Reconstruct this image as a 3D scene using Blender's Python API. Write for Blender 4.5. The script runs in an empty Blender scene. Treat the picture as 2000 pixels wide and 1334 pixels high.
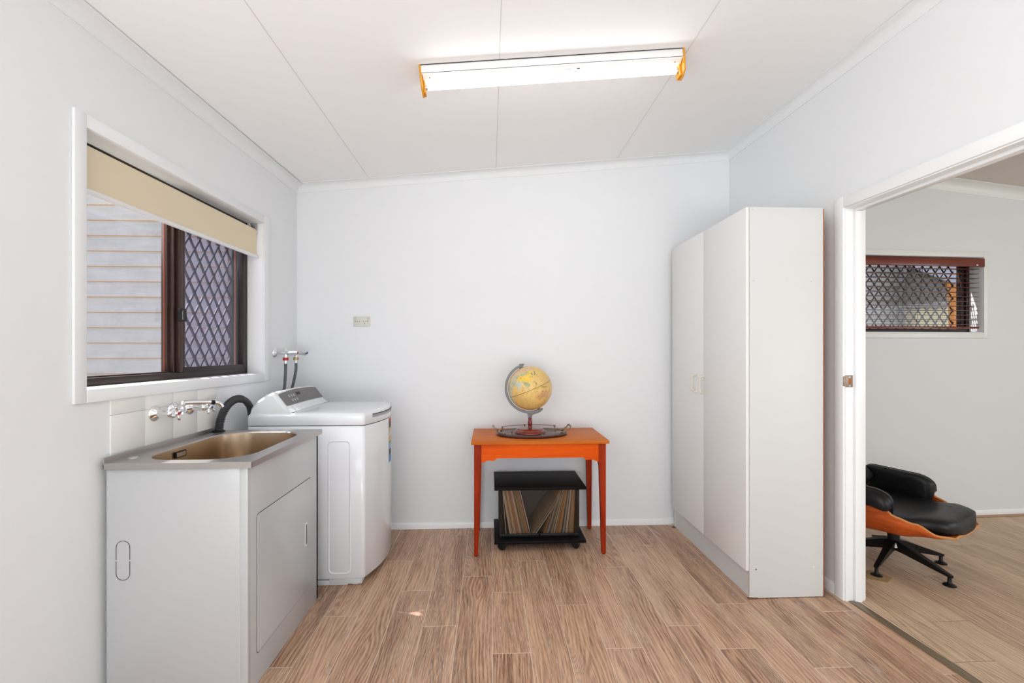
import bpy, bmesh, math, random
from math import sin, cos, pi, radians, atan, sqrt, exp
from mathutils import Vector, Matrix, Euler

random.seed(7)
S = bpy.context.scene
C = S.collection

# ------------------------------------------------------------------ camera
YAW = atan(42 / 889.0)
cam = bpy.data.cameras.new('camera')
cam_o = bpy.data.objects.new('camera', cam)
C.objects.link(cam_o)
cam.sensor_width = 36
cam.lens = 16.0
cam.shift_y = 0.010
cam.clip_start = 0.02
cam_o.location = (0, 0, 1.30)
cam_o.rotation_euler = (pi / 2, 0, -YAW)
S.camera = cam_o

# ------------------------------------------------------------------ world, sun, daylight and added fill lamps
S.view_settings.view_transform = 'Standard'
S.view_settings.look = 'None'
S.view_settings.gamma = 1
S.view_settings.exposure = -0.04
S.view_settings.use_curve_mapping = False
world = bpy.data.worlds.new('sky')
S.world = world
world.use_nodes = True
wn = world.node_tree.nodes
wbg = wn['Background']
wbg.inputs['Color'].default_value = (0.92, 0.955, 1.0, 1)
wbg.inputs['Strength'].default_value = 0.98
SUN_DIR = Vector((1.0, -0.34, -1.28)).normalized()
sun = bpy.data.lights.new('sun', 'SUN')
sun.energy = 14.0
sun.angle = radians(0.6)
sun.color = (1.0, 0.97, 0.92)
sun_o = bpy.data.objects.new('sun', sun)
sun_o.rotation_euler = SUN_DIR.to_track_quat('-Z', 'Y').to_euler()
sun_o.location = (-6, 4, 6)
C.objects.link(sun_o)


def area(name, loc, rot, sx, sy, power, col):
    l = bpy.data.lights.new(name, 'AREA')
    l.shape = 'RECTANGLE'; l.size = sx; l.size_y = sy; l.energy = power; l.color = col
    o = bpy.data.objects.new(name, l); o.location = loc; o.rotation_euler = rot
    C.objects.link(o)
    return o


# fill lamps added at invented openings behind the camera and in the side room
area('rear_fill', (0.25, -3.00, 0.35), (radians(146), 0, 0), 3.1, 1.1, 88, (0.89, 0.95, 1.0))
area('left_rear_fill', (-1.57, -0.95, 1.45), (radians(90), 0, radians(-78)), 2.2, 1.5, 60, (0.90, 0.955, 1.0)).rotation_euler = Vector((1.0, 0.10, 0.85)).to_track_quat('-Z', 'Y').to_euler()  # added fill for the right and back walls
area('side_room_fill', (4.4, -2.60, 1.40), (radians(96), 0, 0), 2.2, 1.7, 74, (0.97, 0.985, 1.0))
area('side_room_right_fill', (6.06, 1.1, 1.35), (radians(90), 0, radians(90)), 1.6, 1.2, 16, (0.93, 0.97, 1.0))  # added fill through the doorway onto the tub side
area('window_daylight', (-1.95, 2.2, 2.12), (0, radians(-58), 0), 0.5, 1.3, 14, (0.93, 0.96, 1.0))

# ------------------------------------------------------------------ frames of the two slightly skewed side walls
YB = 3.375
KL, KR = 0.0247, 0.037
XL0, XR0 = -1.4870, 1.9348
RL, RR = -atan(KL), atan(KR)


def FL(x, y, z=0.0):     # left wall frame: x out of the wall into the room, y along it
    return Vector((XL0 + x * cos(RL) - y * sin(RL), x * sin(RL) + y * cos(RL), z))


def FR(x, y, z=0.0):     # right wall frame: x through the wall into the side room
    return Vector((XR0 + x * cos(RR) - y * sin(RR), x * sin(RR) + y * cos(RR), z))


def zc(x):               # raked ceiling
    return 2.510 + 0.09417 * (x + 1.365)


def zc2(x):              # side room ceiling rakes the other way
    return 2.62 - 0.085 * (x - 3.75)


# ------------------------------------------------------------------ materials
def srgb(r, g, b):
    f = lambda v: (v / 255 / 12.92) if v / 255 <= 0.04045 else ((v / 255 + 0.055) / 1.055) ** 2.4
    return (f(r), f(g), f(b), 1)


class NT:
    def __init__(self, name):
        self.m = bpy.data.materials.new(name)
        self.m.use_nodes = True
        self.n = self.m.node_tree.nodes
        self.l = self.m.node_tree.links
        self.p = self.n['Principled BSDF']
        self.out = self.n['Material Output']

    def node(self, t, **kw):
        n = self.n.new(t)
        for k, v in kw.items():
            if k in n.inputs: n.inputs[k].default_value = v
            else: setattr(n, k, v)
        return n

    def link(self, a, b):
        self.l.new(a, b)

    def math(self, op, a, b=None, clamp=False):
        n = self.n.new('ShaderNodeMath'); n.operation = op; n.use_clamp = clamp
        for i, v in enumerate((a, b)):
            if v is None: continue
            if isinstance(v, (int, float)): n.inputs[i].default_value = v
            else: self.l.new(v, n.inputs[i])
        return n.outputs[0]

    def mix(self, fac, a, b, mode='MIX'):
        n = self.n.new('ShaderNodeMix'); n.data_type = 'RGBA'; n.blend_type = mode
        for sock, v in ((n.inputs[0], fac), (n.inputs[6], a), (n.inputs[7], b)):
            if isinstance(v, (int, float)): sock.default_value = v
            elif isinstance(v, tuple): sock.default_value = v
            else: self.l.new(v, sock)
        return n.outputs[2]

    def coords(self, kind='Object'):
        return self.n.new('ShaderNodeTexCoord').outputs[kind]

    def mapping(self, src, scale=(1, 1, 1), loc=(0, 0, 0)):
        n = self.n.new('ShaderNodeMapping')
        n.inputs['Scale'].default_value = scale; n.inputs['Location'].default_value = loc
        self.l.new(src, n.inputs['Vector'])
        return n.outputs[0]

    def noise(self, vec, scale, detail=3, rough=0.5, dist=0.0):
        n = self.n.new('ShaderNodeTexNoise')
        n.inputs['Scale'].default_value = scale; n.inputs['Detail'].default_value = detail
        n.inputs['Roughness'].default_value = rough; n.inputs['Distortion'].default_value = dist
        self.l.new(vec, n.inputs['Vector'])
        return n.outputs[0]

    def ramp(self, fac, stops):
        n = self.n.new('ShaderNodeValToRGB')
        e = n.color_ramp.elements
        while len(e) > 1: e.remove(e[-1])
        e[0].position, e[0].color = stops[0]
        for p, c in stops[1:]:
            k = e.new(p); k.color = c
        self.l.new(fac, n.inputs[0])
        return n.outputs[0]

    def bump(self, h, strength=0.1, dist=0.01):
        n = self.n.new('ShaderNodeBump')
        n.inputs['Strength'].default_value = strength; n.inputs['Distance'].default_value = dist
        self.l.new(h, n.inputs['Height']); self.l.new(n.outputs[0], self.p.inputs['Normal'])


def plain(name, col, rough=0.5, metal=0.0, var=0.0, bump=0.0, bscale=200, coat=0.0, spec=0.5):
    t = NT(name)
    t.p.inputs['Roughness'].default_value = rough
    t.p.inputs['Metallic'].default_value = metal
    t.p.inputs['Coat Weight'].default_value = coat
    t.p.inputs['Specular IOR Level'].default_value = spec
    c = t.coords()
    if var:
        n = t.noise(c, 3.0, 4, 0.6)
        d = tuple(v * (1 - var) for v in col[:3]) + (1,)
        t.link(t.mix(n, col, d), t.p.inputs['Base Color'])
    else:
        t.p.inputs['Base Color'].default_value = col
    if bump:
        t.bump(t.noise(c, bscale, 3), bump, 0.002)
    return t.m


def wood(name, c1, c2, axis=0, rough=0.35, coat=0.2, freq=30, stretch=0.06):
    t = NT(name)
    c = t.coords()
    sc = [freq] * 3; sc[axis] = freq * stretch
    v = t.mapping(c, tuple(sc))
    n = t.noise(v, 1.0, 5, 0.6, 0.8)
    n2 = t.noise(t.mapping(c, tuple(s * 6 for s in sc)), 1.0, 2, 0.6)
    f = t.math('ADD', t.math('MULTIPLY', n, 0.8), t.math('MULTIPLY', n2, 0.25))
    t.link(t.ramp(f, [(0.3, c2), (0.72, c1)]), t.p.inputs['Base Color'])
    t.p.inputs['Roughness'].default_value = rough
    t.p.inputs['Coat Weight'].default_value = coat
    t.p.inputs['Specular IOR Level'].default_value = 0.3
    t.bump(n2, 0.04, 0.001)
    return t.m


def emit(name, col, s):
    t = NT(name)
    t.p.inputs['Base Color'].default_value = (0.9, 0.9, 0.9, 1)
    t.p.inputs['Emission Color'].default_value = col
    t.p.inputs['Emission Strength'].default_value = s
    return t.m


def glass(name, tint=(1, 1, 1, 1), refl=0.09):
    t = NT(name)
    t.n.remove(t.p)
    tr = t.node('ShaderNodeBsdfTransparent'); tr.inputs['Color'].default_value = tint
    gl = t.node('ShaderNodeBsdfGlossy'); gl.inputs['Roughness'].default_value = 0.02
    lw = t.node('ShaderNodeLayerWeight'); lw.inputs['Blend'].default_value = 0.5
    mx = t.node('ShaderNodeMixShader')
    t.link(t.math('ADD', t.math('MULTIPLY', t.math('POWER', lw.outputs['Facing'], 4.0), 0.6), refl * 0.5, True), mx.inputs[0])
    t.link(tr.outputs[0], mx.inputs[1]); t.link(gl.outputs[0], mx.inputs[2])
    t.link(mx.outputs[0], t.out.inputs['Surface'])
    return t.m


def plank_mat(name, cols, white, rough, seam_col, pore=1.0):
    """vinyl planks: UV.x runs across one plank 0..1, UV.y along it in metres, attribute pid varies by plank"""
    t = NT(name)
    uv = t.coords('UV')
    at = t.node('ShaderNodeAttribute', attribute_name='pid'); pid = at.outputs['Fac']
    sep = t.node('ShaderNodeSeparateXYZ'); t.link(uv, sep.inputs[0])
    u, v = sep.outputs[0], sep.outputs[1]
    # plank local grain space: x across (m), y along compressed, z random slice
    cx = t.math('MULTIPLY', t.math('SUBTRACT', u, 0.5), 0.165)
    comb = t.node('ShaderNodeCombineXYZ')
    t.link(cx, comb.inputs[0]); t.link(v, comb.inputs[1]); t.link(t.math('MULTIPLY', pid, 37.0), comb.inputs[2])
    P = comb.outputs[0]
    warp = t.noise(t.mapping(P, (5, 0.8, 1)), 1.0, 2, 0.5, 0.6)
    warp2 = t.noise(t.mapping(P, (24, 1.6, 1)), 1.0, 2, 0.5)
    # cathedral rings: field grows with distance from a heart line, drifting along the board
    off = t.math('MULTIPLY', t.math('SUBTRACT', t.noise(t.mapping(P, (0.01, 0.8, 1.7)), 1.0, 1), 0.5), 0.16)
    dx = t.math('ABSOLUTE', t.math('ADD', cx, off))
    a = t.math('MULTIPLY', t.math('POWER', dx, 1.15), 210.0)
    field = t.math('ADD', t.math('ADD', a, t.math('MULTIPLY', warp, 26.0)), t.math('MULTIPLY', warp2, 3.0))
    ring = t.math('SINE', t.math('MULTIPLY', field, 2.6))
    ringf = t.math('MULTIPLY', t.math('ADD', ring, 1.0), 0.5)
    fine = t.noise(t.mapping(P, (260, 7, 1)), 1.0, 3, 0.75)
    broad = t.noise(t.mapping(P, (14, 1.6, 1)), 1.0, 3, 0.6)
    tone = t.math('ADD', t.math('MULTIPLY', broad, 0.75), t.math('MULTIPLY', t.math('ADD', pid, 0.42), 0.15))
    tone = t.math('ADD', tone, t.math('MULTIPLY', t.math('SUBTRACT', fine, 0.5), 1.35))
    tone = t.math('ADD', tone, t.math('MULTIPLY', t.math('SUBTRACT', ringf, 0.5), -0.26))
    base = t.ramp(tone, [(0.22, cols[0]), (0.5, cols[1]), (0.80, cols[2])])
    # limed pores follow the rings only where the grain opens
    open_ = t.math('MULTIPLY', t.math('SUBTRACT', t.noise(t.mapping(P, (9, 1.3, 1), (3, 1, 0)), 1.0, 2), 0.42), 5.0, True)
    line = t.math('MULTIPLY', t.math('SUBTRACT', ringf, 0.72), 4.5, True)
    pores = t.math('MULTIPLY', t.math('SUBTRACT', t.noise(t.mapping(P, (700, 26, 1), (0, 5, 2)), 1.0, 1), 0.50), 7.0, True)
    lim = t.math('MULTIPLY', t.math('MULTIPLY', line, open_), t.math('ADD', t.math('MULTIPLY', pores, 0.5), 0.35))
    lim = t.math('ADD', lim, t.math('MULTIPLY', pores, 0.22 * pore))
    col = t.mix(t.math('MULTIPLY', lim, 0.85 * pore, True), base, white)
    # knots
    vor = t.node('ShaderNodeTexVoronoi'); vor.inputs['Scale'].default_value = 1.0
    t.link(t.mapping(P, (8.0, 3.0, 1)), vor.inputs['Vector'])
    knot = t.math('SUBTRACT', 1.0, t.math('MULTIPLY', vor.outputs['Distance'], 13.0), True)
    col = t.mix(t.math('MULTIPLY', knot, 0.75), col, cols[3])
    # seams in the print
    eu = t.math('MINIMUM', u, t.math('SUBTRACT', 1.0, u))
    su = t.math('LESS_THAN', eu, 0.0095)
    a2 = t.node('ShaderNodeAttribute', attribute_name='endd')
    sv = t.math('LESS_THAN', a2.outputs['Fac'], 0.0019)
    seam = t.math('MAXIMUM', su, sv)
    col = t.mix(t.math('MULTIPLY', seam, 0.85), col, seam_col)
    t.link(col, t.p.inputs['Base Color'])
    t.link(t.math('ADD', t.math('MULTIPLY', fine, 0.18), rough), t.p.inputs['Roughness'])
    t.p.inputs['Specular IOR Level'].default_value = 0.45
    t.bump(t.math('SUBTRACT', fine, t.math('MULTIPLY', seam, 0.8)), 0.10, 0.001)
    return t.m


M = {}
M['wall'] = plain('wall_paint', srgb(236, 238, 240), 0.55, bump=0.06, bscale=300)
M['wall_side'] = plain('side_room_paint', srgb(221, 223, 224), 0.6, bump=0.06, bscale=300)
M['ceil'] = plain('ceiling_paint', srgb(251, 251, 251), 0.7)
M['gloss_white'] = plain('gloss_enamel', srgb(244, 245, 245), 0.28)
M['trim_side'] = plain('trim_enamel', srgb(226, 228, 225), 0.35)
M['laminate'] = plain('white_laminate', srgb(212, 212, 210), 0.42, bump=0.03, bscale=500)
M['door_lam'] = plain('door_laminate', srgb(236, 236, 234), 0.35)
M['edge'] = plain('laminate_edge', srgb(205, 200, 188), 0.5)
M['metal_white'] = plain('white_powder_coat', srgb(194, 196, 197), 0.25, coat=0.15)
M['appliance'] = plain('appliance_enamel', srgb(232, 234, 237), 0.2, coat=0.35)
M['appliance_base'] = plain('appliance_plinth', srgb(206, 208, 210), 0.45)
M['dark_gap'] = plain('dark_gap', srgb(40, 40, 42), 0.8)
M['chrome'] = plain('chrome', (0.82, 0.83, 0.85, 1), 0.09, 1.0)
M['alum'] = plain('satin_aluminium', (0.72, 0.73, 0.74, 1), 0.3, 1.0)
M['bronze'] = plain('brown_aluminium', srgb(70, 48, 42), 0.38, 0.3, var=0.25)
M['bronze_dark'] = plain('dark_brown_aluminium', srgb(46, 33, 32), 0.4, 0.3)
M['black'] = plain('black_plastic', srgb(18, 18, 19), 0.42, spec=0.3)
M['black_lam'] = plain('black_laminate', srgb(13, 11, 13), 0.5, spec=0.12)
M['black_rubber'] = plain('black_rubber', srgb(48, 48, 50), 0.55)
M['grey_hose'] = plain('grey_hose', srgb(84, 92, 92), 0.5)
M['blind'] = plain('blind_fabric', srgb(226, 212, 184), 0.85, bump=0.15, bscale=900)
M['tile'] = plain('painted_tile', srgb(234, 234, 231), 0.22)
M['grout'] = plain('stained_grout', srgb(176, 150, 128), 0.8)
M['red_plastic'] = plain('red_plastic', srgb(176, 30, 26), 0.4)
M['blue_plastic'] = plain('blue_plastic', srgb(40, 80, 160), 0.4)
M['brass'] = plain('brass', srgb(186, 158, 112), 0.35, 0.8)
M['antique'] = plain('antique_brass', srgb(150, 138, 108), 0.3, 0.9, var=0.4)
M['yellow_plastic'] = plain('aged_yellow_plastic', srgb(226, 156, 34), 0.5, var=0.2)
M['tube'] = emit('fluorescent_glow', (0.96, 0.985, 1.0, 1), 10.0)
M['batten'] = plain('batten_enamel', srgb(238, 238, 236), 0.3)
M['glass'] = glass('window_glass', (0.97, 0.98, 0.99, 1), 0.05)
M['smoke'] = glass('smoked_glass', (0.88, 0.85, 0.83, 1), 0.06)
M['screen_black'] = plain('screen_powder_coat', srgb(36, 36, 44), 0.3, spec=0.6)
t = NT('fly_mesh')
t.n.remove(t.p)
tr = t.node('ShaderNodeBsdfTransparent'); df = t.node('ShaderNodeBsdfDiffuse'); df.inputs['Color'].default_value = (0.10, 0.08, 0.16, 1)
tr.inputs['Color'].default_value = (0.88, 0.83, 1.0, 1)
mx = t.node('ShaderNodeMixShader'); mx.inputs[0].default_value = 0.42
t.link(tr.outputs[0], mx.inputs[1]); t.link(df.outputs[0], mx.inputs[2]); t.link(mx.outputs[0], t.out.inputs['Surface'])
M['flymesh'] = t.m
M['mdf'] = plain('brown_hardboard', srgb(168, 104, 58), 0.8, var=0.2)
M['socket'] = plain('socket_plastic', srgb(214, 215, 207), 0.3)
M['socket_edge'] = plain('aged_switch', srgb(203, 202, 195), 0.35)
M['screw'] = plain('brass_screw_cap', srgb(204, 170, 116), 0.5)
M['handle'] = plain('yellowed_handle', srgb(226, 216, 200), 0.3, var=0.0)
M['console'] = plain('console_film', srgb(106, 103, 101), 0.4)
M['print_white'] = plain('white_print', srgb(205, 205, 205), 0.5)
M['silver'] = plain('silver_paint', srgb(120, 119, 118), 0.42, 0.3)
M['red_wood'] = wood('red_mahogany', srgb(140, 40, 30), srgb(92, 20, 18), 0, 0.22, 0.5, 20)
M['tray_wood'] = wood('dark_tray_wood', srgb(86, 44, 36), srgb(48, 22, 22), 0, 0.28, 0.4, 18)
M['table_top'] = wood('honey_timber', srgb(216, 126, 48), srgb(188, 92, 24), 0, 0.42, 0.0, 22, 0.07)
M['table_wood'] = wood('orange_timber', srgb(236, 96, 4), srgb(206, 70, 0), 0, 0.45, 0.0, 22, 0.07)
M['table_leg'] = wood('orange_leg_timber', srgb(174, 56, 10), srgb(120, 24, 4), 2, 0.45, 0.0, 24, 0.07)
for k_ in ('table_wood', 'table_leg', 'table_top'): M[k_].node_tree.nodes['Principled BSDF'].inputs['Specular IOR Level'].default_value = 0.12
M['leather'] = None
M['rosewood'] = wood('rosewood_veneer', srgb(212, 98, 30), srgb(140, 50, 12), 0, 0.38, 0.1, 16, 0.16)
M['ply_edge'] = plain('ply_edge', srgb(206, 140, 78), 0.5)
M['red_blind'] = wood('cherry_slats', srgb(124, 50, 22), srgb(84, 28, 12), 0, 0.35, 0.3, 30)
M['timber_post'] = wood('orange_stained_post', srgb(228, 160, 84), srgb(200, 120, 52), 2, 0.6, 0.0, 20)
M['red_post'] = plain('red_brown_post', srgb(158, 74, 44), 0.7)
M['carpet'] = plain('carpet_offcut', srgb(176, 146, 98), 0.95, var=0.2, bump=0.8, bscale=350)
M['swollen'] = plain('swollen_chipboard', srgb(128, 96, 66), 0.95, var=0.4, bump=0.8, bscale=300)
M['cover'] = plain('grey_cover_fabric', srgb(112, 108, 112), 0.7, var=0.2)
M['khaki'] = plain('khaki_cloth', srgb(196, 186, 150), 0.8, var=0.25)
M['blue_tarp'] = plain('pale_blue_tarp', srgb(186, 192, 216), 0.6, var=0.2)
M['ground'] = plain('concrete_path', srgb(170, 168, 164), 0.9, var=0.2)
M['eave'] = plain('eave_lining', srgb(236, 236, 234), 0.7)
M['strip'] = plain('threshold_metal', srgb(126, 112, 88), 0.4, 0.3)
M['quad'] = plain('timber_quad', srgb(172, 138, 112), 0.5)

t = NT('black_leather')
c = t.coords()
t.p.inputs['Base Color'].default_value = srgb(15, 15, 17)
t.p.inputs['Roughness'].default_value = 0.40
t.p.inputs['Specular IOR Level'].default_value = 0.35
n1 = t.noise(c, 12, 3, 0.5, 0.4); n2 = t.noise(c, 320, 2)
t.bump(t.math('ADD', t.math('MULTIPLY', n1, 2.2), t.math('MULTIPLY', n2, 0.25)), 0.35, 0.006)
M['leather'] = t.m

t = NT('brushed_steel')
c = t.coords()
t.p.inputs['Base Color'].default_value = srgb(176, 171, 168)
t.p.inputs['Metallic'].default_value = 0.82
n = t.noise(t.mapping(c, (30, 500, 30)), 1.0, 3)
t.link(t.math('ADD', t.math('MULTIPLY', n, 0.16), 0.24), t.p.inputs['Roughness'])
t.bump(n, 0.03, 0.001)
M['steel'] = t.m
t = NT('bowl_steel')
c = t.coords()
t.p.inputs['Base Color'].default_value = srgb(186, 166, 142)
t.p.inputs['Metallic'].default_value = 1.0
n = t.noise(t.mapping(c, (60, 60, 6)), 1.0, 2)
t.link(t.math('ADD', t.math('MULTIPLY', n, 0.05), 0.27), t.p.inputs['Roughness'])
M['bowl'] = t.m

t = NT('weatherboard_paint')
c = t.coords()
n = t.noise(c, 5, 5, 0.65); n2 = t.noise(t.mapping(c, (1, 1, 14)), 2.0, 3)
f = t.math('ADD', t.math('MULTIPLY', n, 0.6), t.math('MULTIPLY', n2, 0.4))
t.link(t.ramp(f, [(0.3, srgb(172, 171, 177)), (0.7, srgb(196, 195, 200))]), t.p.inputs['Base Color'])
t.p.inputs['Roughness'].default_value = 0.7
M['board'] = t.m
M['board_edge'] = plain('bare_board_edge', srgb(198, 150, 96), 0.8)

M['floor'] = plank_mat('oak_vinyl', (srgb(116, 80, 60), srgb(178, 137, 108), srgb(214, 176, 144), srgb(86, 60, 46)),
                       srgb(226, 206, 188), 0.30, srgb(226, 204, 184))
M['floor_side'] = plank_mat('greyed_oak_laminate', (srgb(160, 132, 108), srgb(200, 172, 142), srgb(220, 196, 168), srgb(138, 112, 90)),
                            srgb(210, 190, 164), 0.42, srgb(150, 128, 106), 0.35)


# ------------------------------------------------------------------ mesh helpers
class MB:
    def __init__(self):
        self.bm = bmesh.new()

    def _merge(self, b, mi):
        for f in b.faces: f.material_index = mi
        me = bpy.data.meshes.new('tmp'); b.to_mesh(me); b.free()
        self.bm.from_mesh(me); bpy.data.meshes.remove(me)
        return self

    def box(self, x0, x1, y0, y1, z0, z1, bev=0.0, mi=0, mat=None, seg=2):
        b = bmesh.new()
        bmesh.ops.create_cube(b, size=1)
        for v in b.verts:
            v.co = Vector(((x0 + x1) / 2 + v.co.x * (x1 - x0), (y0 + y1) / 2 + v.co.y * (y1 - y0), (z0 + z1) / 2 + v.co.z * (z1 - z0)))
        if bev > 0:
            bmesh.ops.bevel(b, geom=list(b.edges), offset=bev, segments=seg, profile=0.5, affect='EDGES', clamp_overlap=True)
        if mat is not None: bmesh.ops.transform(b, matrix=mat, verts=b.verts)
        return self._merge(b, mi)

    def prism(self, poly, axis, a, b_, bev=0.0, mi=0, mat=None):
        """poly: 2D points in the two axes other than `axis`, in xyz order; extruded from a to b_ along axis"""
        b = bmesh.new()
        def P(p, t):
            q = list(p); q.insert(axis, t); return Vector(q)
        lo = [b.verts.new(P(p, a)) for p in poly]; hi = [b.verts.new(P(p, b_)) for p in poly]
        n = len(poly)
        b.faces.new(lo); b.faces.new(hi)
        for i in range(n): b.faces.new((lo[i], lo[(i + 1) % n], hi[(i + 1) % n], hi[i]))
        bmesh.ops.recalc_face_normals(b, faces=b.faces)
        if bev > 0:
            bmesh.ops.bevel(b, geom=list(b.edges), offset=bev, segments=2, profile=0.5, affect='EDGES', clamp_overlap=True)
        if mat is not None: bmesh.ops.transform(b, matrix=mat, verts=b.verts)
        return self._merge(b, mi)

    def rings(self, rings, closed=True, cap0=True, cap1=True, mi=0, mat=None):
        b = bmesh.new()
        R = [[b.verts.new(Vector(p)) for p in r] for r in rings]
        n = len(R[0])
        for k in range(len(R) - 1):
            for i in range(n if closed else n - 1):
                j = (i + 1) % n
                try: b.faces.new((R[k][i], R[k][j], R[k + 1][j], R[k + 1][i]))
                except ValueError: pass
        if cap0: b.faces.new(R[0])
        if cap1: b.faces.new(R[-1])
        bmesh.ops.remove_doubles(b, verts=b.verts, dist=1e-6)
        bmesh.ops.recalc_face_normals(b, faces=b.faces)
        if mat is not None: bmesh.ops.transform(b, matrix=mat, verts=b.verts)
        return self._merge(b, mi)

    def lathe(self, prof, c=(0, 0, 0), seg=28, mat=None, mi=0):
        """prof: (r, z) pairs around the z axis through c"""
        rr = [[(c[0] + r * cos(2 * pi * i / seg), c[1] + r * sin(2 * pi * i / seg), c[2] + z) for i in range(seg)] for r, z in prof]
        return self.rings(rr, True, prof[0][0] > 1e-5, prof[-1][0] > 1e-5, mi, mat)

    def cyl(self, p0, p1, r0, r1=None, seg=20, mi=0):
        return self.tube([p0, p1], [r0, r0 if r1 is None else r1], seg, mi)

    def tube(self, pts, r, seg=10, mi=0, sy=1.0):
        pts = [Vector(p) for p in pts]
        if isinstance(r, (int, float)): r = [r] * len(pts)
        up = Vector((0, 0, 1)); rr = []; prev = None
        for i, p in enumerate(pts):
            t = (pts[min(i + 1, len(pts) - 1)] - pts[max(i - 1, 0)]).normalized()
            if prev is None:
                a = up if abs(t.dot(up)) < 0.95 else Vector((1, 0, 0))
                u = (a - t * a.dot(t)).normalized()
            else:
                u = (prev - t * prev.dot(t)).normalized()
            prev = u; w = t.cross(u)
            rr.append([p + u * (r[i] * cos(2 * pi * k / seg)) + w * (r[i] * sy * sin(2 * pi * k / seg)) for k in range(seg)])
        return self.rings(rr, True, True, True, mi)

    def sphere(self, c, r, su=20, sv=12, mi=0, sc=(1, 1, 1)):
        b = bmesh.new()
        bmesh.ops.create_uvsphere(b, u_segments=su, v_segments=sv, radius=1)
        for v in b.verts: v.co = Vector((c[0] + v.co.x * r * sc[0], c[1] + v.co.y * r * sc[1], c[2] + v.co.z * r * sc[2]))
        return self._merge(b, mi)

    def quad(self, pts, mi=0):
        b = bmesh.new(); b.faces.new([b.verts.new(Vector(p)) for p in pts])
        return self._merge(b, mi)

    def build(self, name, mat, parent=None, ang=38, flat=False):
        me = bpy.data.meshes.new(name)
        self.bm.to_mesh(me); self.bm.free()
        for m in (mat if isinstance(mat, (list, tuple)) else [mat]):
            me.materials.append(M[m] if isinstance(m, str) else m)
        if not flat:
            me.polygons.foreach_set('use_smooth', [True] * len(me.polygons))
            me.set_sharp_from_angle(angle=radians(ang))
        o = bpy.data.objects.new(name, me)
        C.objects.link(o)
        if parent is not None: o.parent = parent
        return o


def spline(pts, n=8):
    """Catmull-Rom through pts"""
    P = [Vector(p) for p in pts]; out = []
    for i in range(len(P) - 1):
        p0 = P[max(i - 1, 0)]; p1 = P[i]; p2 = P[i + 1]; p3 = P[min(i + 2, len(P) - 1)]
        for k in range(n):
            t = k / n
            out.append(0.5 * ((2 * p1) + (p2 - p0) * t + (2 * p0 - 5 * p1 + 4 * p2 - p3) * t * t + (3 * p1 - p0 - 3 * p2 + p3) * t ** 3))
    out.append(P[-1]); return out


def rrect(x0, x1, y0, y1, r, n=6):
    pts = []
    for cx, cy, a0 in ((x1 - r, y1 - r, 0), (x0 + r, y1 - r, 90), (x0 + r, y0 + r, 180), (x1 - r, y0 + r, 270)):
        for k in range(n + 1):
            a = radians(a0 + 90 * k / n); pts.append((cx + r * cos(a), cy + r * sin(a)))
    return pts


def thing(name, label, cat, loc=(0, 0, 0), rotz=0.0, group=None):
    o = bpy.data.objects.new(name, None); o.empty_display_size = 0.1
    C.objects.link(o); o.location = loc; o.rotation_euler = (0, 0, rotz)
    o['label'] = label; o['category'] = cat
    if group: o['group'] = group
    return o


def tag(o, label, cat, group=None, kind=None):
    o['label'] = label; o['category'] = cat
    if group: o['group'] = group
    if kind: o['kind'] = kind
    return o


def struct(o, label, cat):
    o['kind'] = 'structure'; o['label'] = label; o['category'] = cat
    return o


def place(o, loc, rotz):
    o.location = loc; o.rotation_euler = (0, 0, rotz); return o


def text_mesh(name, body, size, mat, parent, matrix, ext=0.0002):
    cu = bpy.data.curves.new(name, 'FONT'); cu.body = body; cu.size = size; cu.extrude = ext
    cu.align_x = 'CENTER'; cu.align_y = 'CENTER'
    tmp = bpy.data.objects.new('tmp', cu)
    me = bpy.data.meshes.new_from_object(tmp)
    bpy.data.objects.remove(tmp); bpy.data.curves.remove(cu)
    me.name = name; me.materials.clear(); me.materials.append(M[mat])
    me.transform(matrix)
    o = bpy.data.objects.new(name, me); C.objects.link(o); o.parent = parent
    return o


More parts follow.
